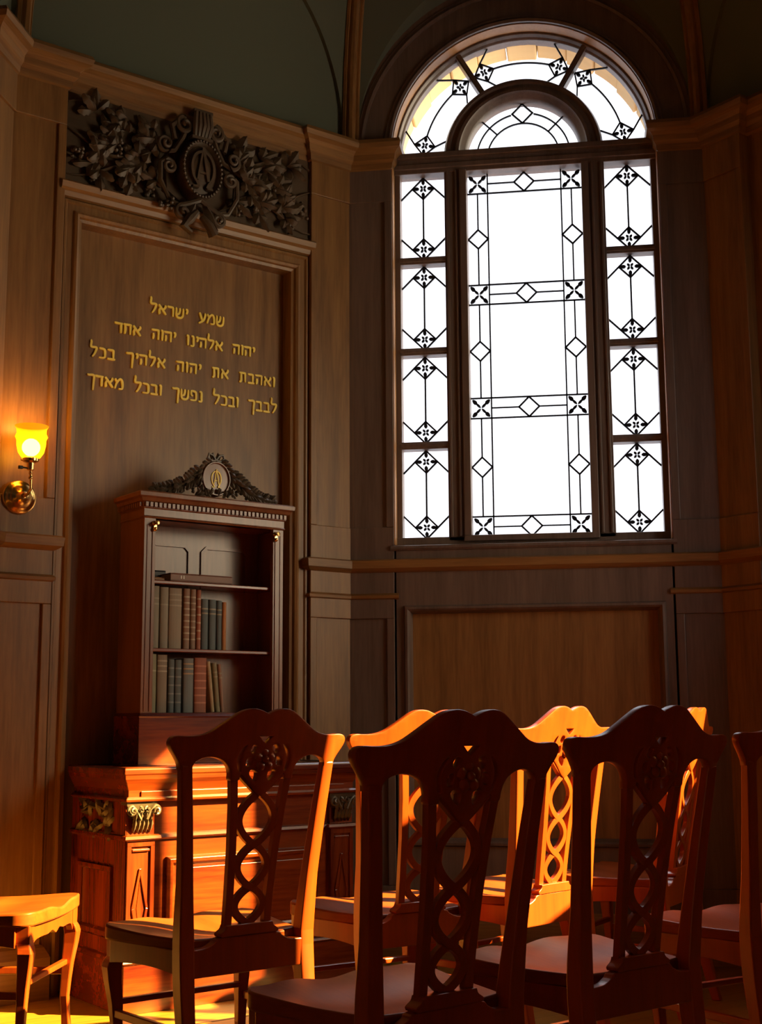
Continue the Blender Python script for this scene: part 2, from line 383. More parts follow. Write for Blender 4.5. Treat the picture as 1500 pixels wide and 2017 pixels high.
def wall_with_holes(u0, u1, z0, z1, y0, y1, holes):
    mb = MB(); us = sorted({u0, u1, *[h[0] for h in holes], *[h[1] for h in holes]}); zs = sorted({z0, z1, *[h[2] for h in holes], *[h[3] for h in holes]})
    for ua, ub in zip(us, us[1:]):
        for za, zb in zip(zs, zs[1:]):
            if not any(h[0] <= (ua + ub) / 2 <= h[1] and h[2] <= (za + zb) / 2 <= h[3] for h in holes): mb.box(ua, ub, y0, y1, za, zb)
    return mb
def generic_bay(M, name, label, holes=None):
    root = empty(name, M, label, 'wall', kind='structure')
    p = MB(); pilaster(p, -HW - 0.05, -HW + PW); obj('pilaster', p, M_OAK, root, bevel=0.003)
    if not holes:
        p = MB(); pilaster(p, HW - PW, HW + 0.05); obj('pilaster', p, M_OAK, root, bevel=0.003)
        b = MB().box(-HW + PW - 0.02, HW - PW + 0.02, 0.06, 0.16, 0, 3.69)
    else:
        b = wall_with_holes(-HW + PW - 0.02, HW + 0.05, 0, 3.69, 0.06, 0.10, holes)
    obj('panel_board', b, M_OAK, root)
    if holes:
        m = MB()
        run(m, [(-HW, 0), (-HW + PW, 0), (-HW + PW, -0.05), (HW, -0.05)], CORN)
        for prof in (RAIL, BAND): run(m, [(-HW, 0), (-HW + PW, 0), (-HW + PW, -0.05)], prof)
        obj('moulding', m, M_OAKX, root)
        for h in holes:
            f = MB(); f.box(h[0] - .03, h[0], .04, .06, h[2], h[3]); f.box(h[0] - .03, h[1], .04, .06, h[3], h[3] + .03); obj('opening_casing', f, M_OAKX, root)
        lunette(M, 'vault_plaster', M_PLASTER, parent=root)
        return root
    f = MB(); frame_mould(f, -HW + PW, HW - PW, 0.25, 1.52, 0.035, [(0, -.03), (0, .0), (.08, .0), (.09, .010), (.105, .004), (.115, -.03)])
    frame_mould(f, -HW + PW, HW - PW, 1.76, 3.45, 0.035, [(0, -.03), (0, .0), (.08, .0), (.09, .010), (.105, .004), (.115, -.03)])
    f.box(-HW + PW, HW - PW, 0.03, 0.08, 1.50, 1.78).box(-HW + PW, HW - PW, 0.03, 0.08, 3.43, 3.69).box(-HW + PW, HW - PW, 0.03, 0.08, 0, 0.27)
    obj('panel_frame', f, M_OAK, root)
    m = MB()
    a, c = HW - PW, HW
    for prof in (CORN, RAIL, BAND):
        run(m, [(-c, 0), (-a, 0), (-a, -0.03), (a, -0.03), (a, 0), (c, 0)], prof)
    obj('moulding', m, M_OAKX, root)
    b = MB(); run(b, [(-c, 0), (-a, 0), (-a, -0.03), (a, -0.03), (a, 0), (c, 0)], BASE); obj('skirting', b, M_OAKX, root)
    lunette(M, 'vault_plaster', M_PLASTER, parent=root)
    return root
generic_bay(M_W, 'wall_left', 'panelled side wall receding at the far left of the alcove')
NE_HOLES = [(0.405, 0.82, 1.45, 2.80), (0.03, 0.405, 1.02, 1.72)]  # added openings in the unseen half, cut to let the sun through
generic_bay(M_NE, 'wall_right', 'dark panelled wall right of the arched window', NE_HOLES)

# -------- NW bay: the wall behind the bookcase
nw = empty('wall_back_left', M_NW, 'tall oak panelled wall behind the bookcase with gilt lettering', 'wall', kind='structure')
for s_ in (-1, 1):
    p = MB(); u0, u1 = (-HW - 0.05, -HW + PW + 0.01) if s_ < 0 else (HW - PW - 0.01, HW + 0.05)
    pilaster(p, u0, u1); obj('pilaster', p, M_OAK, nw, bevel=0.003)
obj('panel_board', MB().box(-0.62, 0.62, 0.095, 0.16, 0, 3.69), M_OAK, nw)
f = MB()
frame_mould(f, -0.592, 0.592, -0.20, 3.10, 0.02, [(0, -.08), (0, -.004), (.006, .004), (.014, .004), (.020, -.004), (.046, -.004), (.050, .006), (.060, .010), (.070, .004), (.074, -.008), (.086, -.012), (.088, -.08)])
obj('panel_frame', f, M_OAK, nw)
m = MB(); a, c = HW - PW - 0.01, HW
run(m, [(-c, 0), (-a, 0), (-a, -0.03), (a, -0.03), (a, 0), (c, 0)], CORN)
for s_ in (-1, 1):
    for prof in (RAIL, BAND):
        run(m, [(-c, 0), (-a, 0), (-a, -0.06)] if s_ < 0 else [(a, -0.06), (a, 0), (c, 0)], prof)
run(m, [(-0.612, -0.03), (0.612, -0.03)], [(0, 3.10), (0.020, 3.106), (0.026, 3.125), (0.040, 3.135), (0.046, 3.158), (0.036, 3.168), (-.03, 3.17), (-.03, 3.10)])
obj('moulding', m, M_OAKX, nw)
b = MB(); run(b, [(-c, 0), (-a, 0), (-a, -0.06)], BASE); run(b, [(a, -0.06), (a, 0), (c, 0)], BASE); obj('skirting', b, M_OAKX, nw)
lunette(M_NW, 'vault_plaster', M_PLASTER, parent=nw)

# -------- N bay: window wall
YG, ZS, RO = 0.13, 3.630, 0.612               # glass plane (outwards), springing height, opening radius
nn = empty('wall_back', M_N, 'dark panelled wall around and below the arched window', 'wall', kind='structure')
p = MB(); pilaster(p, -HW - 0.05, -RO, back=-0.22, z1=3.66); obj('pilaster', p, M_GLAREOAK, nn, bevel=0.003)
p = MB(); pilaster(p, RO, HW + 0.05, back=-0.22, z1=3.66); obj('pilaster', p, M_GLAREOAK, nn, bevel=0.003)
sp = MB(); n = 48
rings = []
for i in range(n + 1):
    a = PI * i / n; ci, si = math.cos(a), math.sin(a)
    rings.append([(RO * ci, 0, ZS + RO * si), (0.80 * ci, 0.0, 3.69 + 0.80 * si), (0.80 * ci, 0.22, 3.69 + 0.80 * si), (RO * ci, 0.22, ZS + RO * si)])
sp.loft(rings)
obj('arch_surround', sp, M_GLAREOAK, nn)
rv = MB(); g_ = .004
rv.loft([[(r * math.cos(a), y, ZS + r * math.sin(a)) for r, y in ((RO - g_, .006), (RO - g_, .086), (RO + .002, .086), (RO + .002, .006))] for a in [PI * i / n for i in range(n + 1)]])
for s_ in (-1, 1):
    a, c = sorted((s_ * (RO - g_), s_ * (RO + .002))); rv.box(a, c, .006, .086, 1.78, ZS)
obj('lit_reveal_skin', rv, M_LITOAK, nn, smooth=True)  # thin skin that carries the painted skylight on the reveal
am = MB()
prof = [(0.0, -.004), (0.0, .012), (.012, .018), (.024, .008), (.034, .008), (.04, -.004)]
rings = []
for i in range(n + 1):
    a = PI * i / n
    rings.append([((RO + q) * math.cos(a), -b_, ZS + (RO + q) * math.sin(a)) for q, b_ in prof])
am.loft(rings)
rings = []
for i in range(n + 1):
    a = PI * i / n
    rings.append([((RO + .13 + q) * math.cos(a), -b_ * .8, ZS + .02 + (RO + .13 + q) * math.sin(a)) for q, b_ in prof])
am.loft(rings)
obj('arch_moulding', am, M_GLAREOAK, nn, smooth=True)
m = MB()
for s_ in (-1, 1):
    for prof in (CORN,):
        run(m, [(-HW, 0), (-RO - .004, 0), (-RO - .004, -0.10)] if s_ < 0 else [(RO + .004, -0.10), (RO + .004, 0), (HW, 0)], [(q * .7, z) for q, z in prof])
    run(m, [(-HW, 0), (-RO + 0.02, 0)] if s_ < 0 else [(RO - 0.02, 0), (HW, 0)], BAND)
run(m, [(-HW, 0), (HW, 0)], RAIL)
obj('moulding', m, M_OAKX, nn)
b = MB().box(-RO + .009, RO - .009, 0.004, 0.22, 1.50, 1.775); b.box(-RO + .009, RO - .009, 0.004, 0.22, 0.19, 0.47)
b.box(-RO + .009, -0.565, 0.004, 0.2, 0.47, 1.50).box(0.565, RO - .009, 0.004, 0.2, 0.47, 1.50)
b.box(-HW, HW, 0.12, 0.22, 0, 1.775)
obj('lower_frame', b, M_GLAREOAK, nn)
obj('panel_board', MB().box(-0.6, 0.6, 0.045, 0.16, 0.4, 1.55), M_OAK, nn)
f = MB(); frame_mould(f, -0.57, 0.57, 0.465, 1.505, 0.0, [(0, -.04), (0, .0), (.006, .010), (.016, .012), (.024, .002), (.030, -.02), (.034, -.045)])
obj('panel_frame', f, M_GLAREOAK, nn)
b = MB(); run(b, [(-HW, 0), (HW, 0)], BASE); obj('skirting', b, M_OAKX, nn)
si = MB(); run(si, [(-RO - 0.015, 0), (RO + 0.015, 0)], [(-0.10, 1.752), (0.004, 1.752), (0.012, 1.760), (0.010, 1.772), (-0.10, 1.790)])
obj('window_sill', si, M_GLAREOAK, nn)
lunette(M_N, 'vault_plaster', M_PLASTER, window=True, parent=nn)

# -------- ribs at the corners of the vault and the ceiling above
Rv = 1.95
def rib(ang, idx):
    mb = MB(); rings = []
    ca, sa = math.cos(ang), math.sin(ang); tx, ty = -sa, ca
    for i in range(15):
        z = 3.66 + 1.30 * i / 14; th = math.asin(min(0.99, (max(z, 3.69) - 3.69) / Rv)); ins = Rv * (1 - math.cos(th))
        rad = (AP - ins) / math.cos(PI / 8)
        rings.append([(CX + ca * (rad + q) + tx * t, CY + sa * (rad + q) + ty * t, z - 0.4 * q * math.sin(th)) for t, q in
                      ((-.040, .03), (-.040, -.025), (-.030, -.034), (-.022, -.028), (-.014, -.045), (0, -.052), (.014, -.045), (.022, -.028), (.030, -.034), (.040, -.025), (.040, .03))])
    mb.loft(rings)
    o = obj('trim_%d' % idx, mb, M_OAK, None, smooth=True)
    tag(o, ['oak vault rib rising from the corner left of the bookcase wall', 'oak vault rib rising between the carved frieze and the window', 'oak vault rib rising right of the arched window'][idx - 1], 'vault rib', kind='structure')
rib(PI * 7 / 8, 1); rib(PI * 5 / 8, 2); rib(PI * 3 / 8, 3)
ce = obj('ceiling', MB().box(-3.4, 3.4, -3.2, 6.4, 4.97, 5.1), M_PLASTER); tag(ce, 'plaster ceiling above the alcove', 'ceiling', kind='structure')

# -------- E side: the wall the sun comes through (invented openings, cut to aim the sun, beyond the right edge of the picture)
ew = empty('wall_front_right', M_E, 'panelled wall with added openings shaped for the sun beyond the right edge', 'wall', kind='structure')
HOLES = [(-0.82, -0.315, 1.50, 2.90), (-0.315, 0.240, 2.08, 2.66), (0.150, 0.240, 1.80, 2.10)]   # u0,u1,z0,z1 ; u = -(y-CY)
obj('panelling', wall_with_holes(-HW - 0.02, 6.4, 0, 5.0, 0, 0.06, HOLES), M_OAK, ew)

wl = empty('wall_front_left', M_W, 'panelled hall wall continuing out of the picture to the left', 'wall', kind='structure')
obj('panelling', MB().box(-7.2, -HW - .06, 0.02, 0.16, 0, 4.98), M_OAK, wl)
m = MB()
for prof in (CORN, RAIL, BAND, BASE): run(m, [(-7.2, -0.02), (-HW - .06, -0.02)], prof)
obj('moulding', m, M_OAKX, wl)
wg = obj('trim_4', MB().box(2.05, 9.5, 4.99, 5.5, 0, 7.5), M_STONE); tag(wg, 'added unseen stone block beyond the right wall, keeping sky light off the chair backs', 'sky blocker', kind='structure')  # added out of view to block the north-east sky while passing the sun

# ================================================================== THE WINDOW
wi = empty('window_1', M_N, 'tall round-headed leaded window with side lights and a fanlight', 'window', kind='structure')
def bxy(mb, u0, u1, z0, z1, y0, y1): return mb.box(u0, u1, y0, y1, z0, z1)
fr = MB()
bxy(fr, -RO, -0.583, 1.775, 3.63, 0.085, 0.16); bxy(fr, 0.583, RO, 1.775, 3.63, 0.085, 0.16); bxy(fr, -RO, RO, 1.775, 1.82, 0.075, 0.16)
rings = [[(q * math.cos(PI * i / n), y, ZS + q * math.sin(PI * i / n)) for q, y in ((RO + .004, .08), (.600, .08), (.592, .10), (.583, .11), (.583, .16), (RO + .004, .16))] for i in range(n + 1)]
fr.loft(rings); obj('outer_frame', fr, M_GLAREOAK, wi, bevel=0.003)
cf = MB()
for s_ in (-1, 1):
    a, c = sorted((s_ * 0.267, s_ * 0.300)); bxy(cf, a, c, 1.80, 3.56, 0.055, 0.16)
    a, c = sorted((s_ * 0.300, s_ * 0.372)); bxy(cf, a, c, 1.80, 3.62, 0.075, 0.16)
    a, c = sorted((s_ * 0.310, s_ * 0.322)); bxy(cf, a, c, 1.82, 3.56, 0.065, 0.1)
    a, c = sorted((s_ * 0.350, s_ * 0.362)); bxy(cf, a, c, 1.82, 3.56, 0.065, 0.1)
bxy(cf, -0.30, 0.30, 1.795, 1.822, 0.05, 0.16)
obj('mullion', cf, M_GLAREOAK, wi, bevel=0.003)
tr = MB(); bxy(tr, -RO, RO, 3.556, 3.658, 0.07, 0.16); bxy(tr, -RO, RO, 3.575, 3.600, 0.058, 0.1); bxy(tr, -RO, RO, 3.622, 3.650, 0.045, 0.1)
obj('transom', tr, M_GLAREOAK, wi, bevel=0.003)
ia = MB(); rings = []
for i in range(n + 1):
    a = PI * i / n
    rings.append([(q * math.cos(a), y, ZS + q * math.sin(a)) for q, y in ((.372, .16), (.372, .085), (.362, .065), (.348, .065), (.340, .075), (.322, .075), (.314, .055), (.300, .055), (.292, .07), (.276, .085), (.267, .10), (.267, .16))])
ia.loft(rings); obj('inner_arch', ia, M_GLAREOAK, wi, smooth=True)
gb = MB()
ZP = [(1.82, 2.230), (2.264, 2.675), (2.709, 3.115), (3.149, 3.556)]
for s_ in (-1, 1):
    for za, zb in ((2.230, 2.264), (2.675, 2.709), (3.115, 3.149)):
        a, c = sorted((s_ * 0.37, s_ * 0.59)); g = MB(); bxy(g, a, c, za, zb, 0.085, 0.15); bxy(g, a, c, za + .01, zb - .01, 0.078, 0.1)
        obj('glazing_bar', g, M_GLAREOAK, wi, bevel=0.002)
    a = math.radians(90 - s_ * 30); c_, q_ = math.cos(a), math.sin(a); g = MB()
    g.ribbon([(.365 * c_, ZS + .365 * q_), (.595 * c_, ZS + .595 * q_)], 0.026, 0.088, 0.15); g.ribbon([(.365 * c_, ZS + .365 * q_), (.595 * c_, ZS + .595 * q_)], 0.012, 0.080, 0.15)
    obj('glazing_bar', g, M_GLAREOAK, wi)

LW_ = 0.0076
Y0, Y1 = YG - 0.004, YG + 0.004
def seg_(mb, pts, w=LW_): mb.ribbon(pts, w, Y0, Y1)
def bud(mb, cx, cz, ang, r0, r1, hw):
    c_, s_ = math.cos(ang), math.sin(ang)
    pts = [(r0, hw * .35), (r0 + (r1 - r0) * .3, hw), (r0 + (r1 - r0) * .65, hw * .95), (r1, hw * .35)]
    pl = pts + [(r, -h) for r, h in reversed(pts)]
    mb.prism([(cx + r * c_ - h * s_, cz + r * s_ + h * c_) for r, h in pl], Y0 - .001, Y1 + .001)
def flower(mb, cx, cz, R, a0=0.0):
    for k in range(4):
        bud(mb, cx, cz, a0 + k * PI / 2, R * .38, R * .86, R * .155)
        seg_(mb, [(cx + R * .80 * math.cos(a0 + k * PI / 2), cz + R * .80 * math.sin(a0 + k * PI / 2)), (cx + R * math.cos(a0 + k * PI / 2), cz + R * math.sin(a0 + k * PI / 2))], LW_ * .6)
        bud(mb, cx, cz, a0 + PI / 4 + k * PI / 2, R * .06, R * .37, R * .105)
def side_pane(u0, u1, z0, z1):
    mb = MB(); c = (u0 + u1) / 2; R = 0.052; hw = (u1 - u0) / 2
    for zz, d in ((z1, -1), (z0, 1)):
        cz = zz + d * R
        seg_(mb, [(u0, zz + d * hw), (c, zz), (u1, zz + d * hw)])
        seg_(mb, [(c - R, cz), (c, cz + d * R), (c + R, cz)])
        flower(mb, c, cz, R)
    seg_(mb, [(c, z0 + 2 * R), (c, z1 - 2 * R)])
    return mb
def pane(outline, lead, name='pane'):
    g = MB(); k = len(outline); g.add([(x, YG, z) for x, z in outline], [tuple(range(k))])
    o = obj(name, g, M_GLASS, wi); obj('leading', lead, M_LEAD, o, smooth=False); return o
def rect(u0, u1, z0, z1): return [(u0, z0), (u1, z0), (u1, z1), (u0, z1)]
for s_ in (-1, 1):
    a, c = sorted((s_ * 0.372, s_ * 0.583))
    for za, zb in ZP: pane(rect(a, c, za, zb), side_pane(a, c, za, zb))
# centre light
mb = MB(); B_ = 0.095; E_ = 0.267; I_ = E_ - B_; H4 = [(1.82, 1.915), (2.373, 2.468), (2.916, 3.011), (3.461, 3.556)]
mc = (E_ + I_) / 2; dm = 0.0465
def diamond(mb, cx, cz, r=dm): seg_(mb, [(cx, cz + r), (cx + r, cz), (cx, cz - r), (cx - r, cz), (cx, cz + r)])
for s_ in (-1, 1): seg_(mb, [(s_ * I_, 1.82), (s_ * I_, 3.556)], LW_ * .9)
for za, zb in H4:
    cz = (za + zb) / 2
    for z in (za, zb):
        if 1.83 < z < 3.55: seg_(mb, [(-E_, z), (E_, z)], LW_ * .9)
    diamond(mb, 0, cz)
    for s_ in (-1, 1):
        seg_(mb, [(s_ * dm, cz), (s_ * I_, cz)], LW_ * .8)
        for k in range(4): bud(mb, s_ * mc, cz, PI / 4 + k * PI / 2, 0.004, 0.034, 0.0056); bud(mb, s_ * mc, cz, PI / 4 + k * PI / 2, 0.027, 0.056, 0.0088)
for (a0, a1), (b0, b1) in zip(H4, H4[1:]):
    zc = (a1 + b0) / 2
    for s_ in (-1, 1):
        diamond(mb, s_ * mc, zc); seg_(mb, [(s_ * mc, a1), (s_ * mc, zc - dm)], LW_ * .9); seg_(mb, [(s_ * mc, zc + dm), (s_ * mc, b0)], LW_ * .9)
pane(rect(-E_, E_, 1.82, 3.556), mb)
# inner half round
mb = MB()
for r in (0.17, 0.220):
    for a0, a1 in ((0.10, 76), (104, 179.9)) if r > .2 else ((0.1, 179.9),): seg_(mb, arc(0, ZS, r, math.radians(a0), math.radians(a1), 24), LW_ * .85)
diamond(mb, 0, ZS + 0.219, 0.048)
for d in (45, 135): seg_(mb, [(r * math.cos(math.radians(d)), ZS + r * math.sin(math.radians(d))) for r in (0.17, 0.267)], LW_ * .85)
pane(arc(0, ZS, 0.267, 0, PI, 32), mb)
# outer ring, three lights
def P_(r, d): return (r * math.cos(math.radians(d)), ZS + r * math.sin(math.radians(d)))
for d0, d1 in ((3, 60), (60, 120), (120, 177)):
    mb = MB(); rc = 0.476
    for e, s_ in ((d0, 1), (d1, -1)):
        dc = e + s_ * 8.0; ctr = P_(rc, dc); k = math.degrees(0.050 / rc)
        near, far, outp, inp = P_(rc, dc - s_ * k), P_(rc, dc + s_ * k), P_(rc + .05, dc), P_(rc - .05, dc)
        seg_(mb, [near, outp, far, inp, near], LW_ * .9)
        flower(mb, ctr[0], ctr[1], 0.050, math.radians(dc))
        seg_(mb, [outp, P_(0.583, dc + s_ * k * 1.0)], LW_ * .9); seg_(mb, [inp, P_(0.372, dc + s_ * k * 1.0)], LW_ * .9)
    seg_(mb, arc(0, ZS, rc, math.radians(d0 + 8 + 6.2), math.radians(d1 - 8 - 6.2), 20), LW_ * .9)
    pane(arc(0, ZS, 0.583, math.radians(d0 if d0 > 3 else 0), math.radians(d1 if d1 < 177 else 180), 16) + arc(0, ZS, 0.372, math.radians(d1 if d1 < 177 else 180), math.radians(d0 if d0 > 3 else 0), 16), mb)
# stone arch outside
st = empty('stone_arch', M_N, 'tan stone arch outside above the window head', 'stone arch', kind='structure')
for k in range(13):
    a0, a1 = PI * k / 13 + 0.004, PI * (k + 1) / 13 - 0.004; ri = 0.600 if k % 2 == 0 else 0.611; v = MB()
    v.loft([[(r * math.cos(a), y, 3.632 + r * math.sin(a)) for r, y in ((ri, .19), (1.0, .19), (1.0, .345), (ri, .345))] for a in [a0 + (a1 - a0) * i / 6 for i in range(7)]])
    obj('voussoir', v, M_STONE, st, bevel=0.006)
# ================================================================== GILT LETTERING
GL = {  # glyph: (advance, strokes); x-height 1
 'ש': (1.02, [[(.06, 1), (.14, .85), (.13, .3), (.26, .04), (.62, .02), (.84, .25), (.9, .85), (.84, 1)], [(.46, 1), (.52, .85), (.42, .45), (.16, .3)]]),
 'מ': (.98, [[(.08, 1), (.22, .78), (.34, .7)], [(.06, .0), (.2, .45), (.34, .72), (.58, .98), (.8, .82), (.86, .4), (.8, .05), (.46, .02)]]),
 'ע': (.86, [[(.12, 1), (.2, .82), (.36, .4), (.48, .18)], [(.7, 1), (.76, .8), (.6, .3), (.3, .02), (.02, -.12)]]),
 'י': (.40, [[(.06, .98), (.24, .98), (.26, .75), (.16, .52)]]),
 'ר': (.78, [[(.02, 1.04), (.1, .94), (.5, .94), (.62, .8), (.6, 0)]]),
 'א': (.98, [[(.1, 1), (.2, .84), (.72, .22), (.86, .02)], [(.76, 1), (.82, .84), (.68, .62), (.52, .46)], [(.3, .70), (.14, .42), (.16, .12), (.06, .02)]]),
 'ל': (.82, [[(.06, 1.62), (.14, 1.46), (.12, .97), (.62, .95), (.64, .72), (.46, .3), (.24, .0)]]),
 'ה': (.90, [[(.02, 1.04), (.1, .95), (.66, .95), (.72, .8), (.70, 0)], [(.16, .62), (.18, .3), (.12, 0)]]),
 'ו': (.40, [[(.04, 1.0), (.22, .96), (.22, .5), (.2, 0)]]),
 'נ': (.58, [[(.14, 1), (.36, .96), (.38, .4), (.36, .04), (.04, .02)]]),
 'ח': (.92, [[(.04, 1.04), (.14, .95), (.70, .95), (.74, .8), (.72, 0)], [(.18, .95), (.2, .4), (.14, 0)]]),
 'ד': (.84, [[(.02, 1.05), (.1, .94), (.78, .94)], [(.62, .94), (.6, 0)]]),
 'ת': (.95, [[(.1, 1.04), (.18, .95), (.66, .95), (.74, .8), (.74, 0)], [(.26, .95), (.26, .12), (.04, .0)]]),
 'ב': (.86, [[(.08, 1.02), (.16, .94), (.56, .92), (.62, .75), (.62, .06)], [(.02, .04), (.80, .04)]]),
 'כ': (.82, [[(.08, 1.02), (.16, .94), (.48, .92), (.64, .75), (.64, .22), (.5, .05), (.04, .04)]]),
 'ך': (.80, [[(.02, 1.05), (.1, .94), (.62, .94), (.62, .3), (.56, -.5)]]),
 'פ': (.90, [[(.36, .46), (.18, .56), (.16, .9), (.3, .97), (.56, .94), (.7, .78), (.7, .22), (.56, .05), (.06, .04)]]),
}
ins = empty('gilt_inscription', M_NW, 'four lines of gilt Hebrew lettering on the panel above the bookcase', 'inscription')
XH = 0.043
for text, u0, u1, zb in (('שמע ישראל', -0.165, 0.199, 2.714), ('יהוה אלהינו יהוה אחד', -0.320, 0.357, 2.600), ('ואהבת את יהוה אלהיך בכל', -0.430, 0.465, 2.479), ('לבבך ובכל נפשך ובכל מאדך', -0.436, 0.474, 2.360)):
    words_ = text.split(' '); tot = sum(GL[c][0] for c in text if c != ' ') * XH
    gap = (u1 - u0 - tot) / (len(words_) - 1 + 0.30 * (len(text) - len(words_)) * 0 + 0)
    gap = min(gap, 0.046); extra = (u1 - u0 - tot - gap * (len(words_) - 1)) / max(1, sum(len(w) for w in words_))
    x = u1; kk = 0
    ln = None
    for wd in words_:
        mb = MB()
        for ch in wd:
            adv, strokes = GL[ch]; x -= adv * XH + extra; kk += 1
            for sI, s_ in enumerate(strokes):
                pts = smooth_poly([(x + extra / 2 + px * XH, zb + pz * XH) for px, pz in s_], 4, closed=False); L_ = len(pts)
                mb.ribbon(pts, [0.0086 * (0.72 + 0.4 * math.sin(PI * (i + .6) / L_)) for i in range(L_)], 0.0880 - 0.0004 * (sI + (kk % 2) * .5), 0.0949)
        x -= gap
        obj('gilt_word', mb, M_GOLD, ins)

# ================================================================== CARVED FRIEZE
fz = empty('carved_frieze', M_NW, 'dark carved oak frieze with leaves and an oval cartouche under the cornice', 'carving')
obj('ground', MB().box(-0.612, 0.612, 0.022, 0.062, 3.165, 3.575), M_CARVE, fz)
rnd = random.Random(11)
def leaf_at(mb, u, z, ang, L, W, tilt=0.25, y=0.015):
    M = Matrix.Translation((u, y, z)) @ Matrix.Rotation(PI / 2, 4, 'X') @ Matrix.Rotation(ang, 4, 'Z') @ Matrix.Rotation(-tilt, 4, 'Y')
    mb.leaf(M, L, W)
for side in (-1, 1):
    mb = MB()
    for k in range(40):                                   # leafy branches fanning out from the cartouche
        u = side * (0.19 + 0.30 * ((k * 0.618) % 1)); z = 3.235 + 0.27 * ((k * 0.7548 + .1) % 1)
        base = (0 if side > 0 else PI) + rnd.uniform(-1.5, 1.5) * (1.3 if abs(u) > .4 else 1)
        for q in range(3): leaf_at(mb, u, z, base + (q - 1) * 0.85, rnd.uniform(.060, .085) * (1.2 if q == 1 else .9), rnd.uniform(.036, .050), rnd.uniform(.0, .28), rnd.uniform(-.008, .022))
    for b0 in range(3):                                   # stems
        pts = []; z0 = 3.25 + 0.12 * b0
        for i in range(12):
            t = i / 11; pts.append((side * (0.16 + 0.43 * t), 0.012 - 0.01 * math.sin(t * PI), z0 + 0.05 * math.sin(t * 5 + b0 * 2)))
        mb.tube(pts, [0.011 - 0.007 * i / 11 for i in range(12)], 6)
    obj('leaf_carving', mb, M_CARVE, fz, smooth=True)
    for cu, cz in ((0.30, 3.24), (0.47, 3.21), (0.55, 3.30), (0.36, 3.36), (0.22, 3.22)):
        mb = MB()
        for k in range(13):
            r = rnd.uniform(0, .03); a = rnd.uniform(0, 2 * PI); mb.ball((side * cu + r * math.cos(a), rnd.uniform(-.012, .012), cz + r * math.sin(a) * 1.3), rnd.uniform(.008, .011), 7, 4)
        obj('grape_bunch', mb, M_CARVE, fz, smooth=True)
def oval(rx, rz, n=36): return [(rx * math.cos(2 * PI * i / n), rz * math.sin(2 * PI * i / n)) for i in range(n)]
CZ = 3.345
ct = MB()
rings = [[(x * k, y, CZ + z * k) for x, z in oval(.098, .135)] for k, y in ((1.0, .02), (1.0, -.035), (.93, -.055), (.86, -.050), (.80, -.035), (.45, -.048), (.02, -.052))]
ct.loft(rings, True, True)
for i in range(40):
    a = 2 * PI * i / 40; ct.ball((.098 * .93 * math.cos(a), -.055, CZ + .135 * .93 * math.sin(a)), .0075, 6, 4)
obj('cartouche', ct, M_CARVE, fz, smooth=True)
def monogram(mb, cx, cz, s, y0, y1):
    """A set inside an omega"""
    om = [(-.55, -.98), (-.22, -.98), (-.30, -.80), (-.52, -.45), (-.60, .05), (-.50, .50), (-.28, .76), (0, .86), (.28, .76), (.50, .50), (.60, .05), (.52, -.45), (.30, -.80), (.22, -.98), (.55, -.98)]
    mb.ribbon([(cx + x * s, cz + z * s) for x, z in om[:2]], s * .11, y0, y1)
    mb.ribbon([(cx + x * s, cz + z * s) for x, z in smooth_poly(om[1:-1], 5, False)], s * .13, y0, y1)
    mb.ribbon([(cx + x * s, cz + z * s) for x, z in om[-2:]], s * .11, y0, y1)
    mb.ribbon([(cx - .30 * s, cz - .62 * s), (cx + .0 * s, cz + 1.08 * s)], s * .10, y0 - .0006, y1)
    mb.ribbon([(cx + .30 * s, cz - .62 * s), (cx + .0 * s, cz + 1.08 * s)], s * .15, y0 - .0010, y1)
    mb.ribbon([(cx - .22 * s, cz - .22 * s), (cx + .22 * s, cz - .22 * s)], s * .09, y0 - .0003, y1)
mb = MB(); monogram(mb, 0, CZ, 0.088, -.060, -.03); obj('monogram', mb, M_CARVE, fz)
sc_ = MB()
def spiral(mb, cu, cz, r, turns, a0, sgn, rad, y=-.01, tail=None):
    pts = []; n_ = int(18 * turns)
    for i in range(n_ + 1):
        t = i / n_; a = a0 + sgn * 2 * PI * turns * t; rr = r * (1 - .85 * t); pts.append((cu + rr * math.cos(a), y - .02 * t, cz + rr * math.sin(a)))
    if tail: pts = [(x, y, z) for x, z in tail] + pts
    mb.tube(pts, [rad * (1 - .4 * i / len(pts)) for i in range(len(pts))], 7)
for s_ in (-1, 1):
    A0 = 0 if s_ > 0 else PI
    spiral(sc_, s_ * .165, 3.43, .035, 1.5, A0 - s_ * PI / 2, s_, .011, -.02, [(s_ * .06, 3.53), (s_ * .085, 3.47), (s_ * .12, 3.41)])
    spiral(sc_, s_ * .150, 3.33, .032, 1.5, A0 + s_ * PI / 2 * .9, s_, .011, -.025, [(s_ * .07, 3.165), (s_ * .14, 3.18), (s_ * .185, 3.26), (s_ * .185, 3.34)])
    spiral(sc_, s_ * .075, 3.535, .040, 1.4, A0 + PI / 2 * s_, -s_, .013, -.02, [(s_ * .12, 3.46), (s_ * .135, 3.52)])
    spiral(sc_, s_ * .085, 3.135, .034, 1.5, A0 + s_ * PI / 2, -s_, .012, -.035, [(0, 3.21), (s_ * .04, 3.19)])
    leaf_at(sc_, s_ * .02, 3.20, PI * (-.35 if s_ > 0 else -.65), .13, .06, .0, -.03)
    sc_.loft([[(s_ * .10, -.005, 3.47), (s_ * .10, -.03, 3.47)], [(s_ * .18, -.005, 3.36), (s_ * .17, -.04, 3.36)], [(s_ * .17, -.005, 3.22), (s_ * .16, -.035, 3.22)], [(s_ * .07, -.005, 3.17), (s_ * .07, -.03, 3.17)]], False, False)
obj('scrollwork', sc_, M_CARVE, fz, smooth=True)
cr = MB()
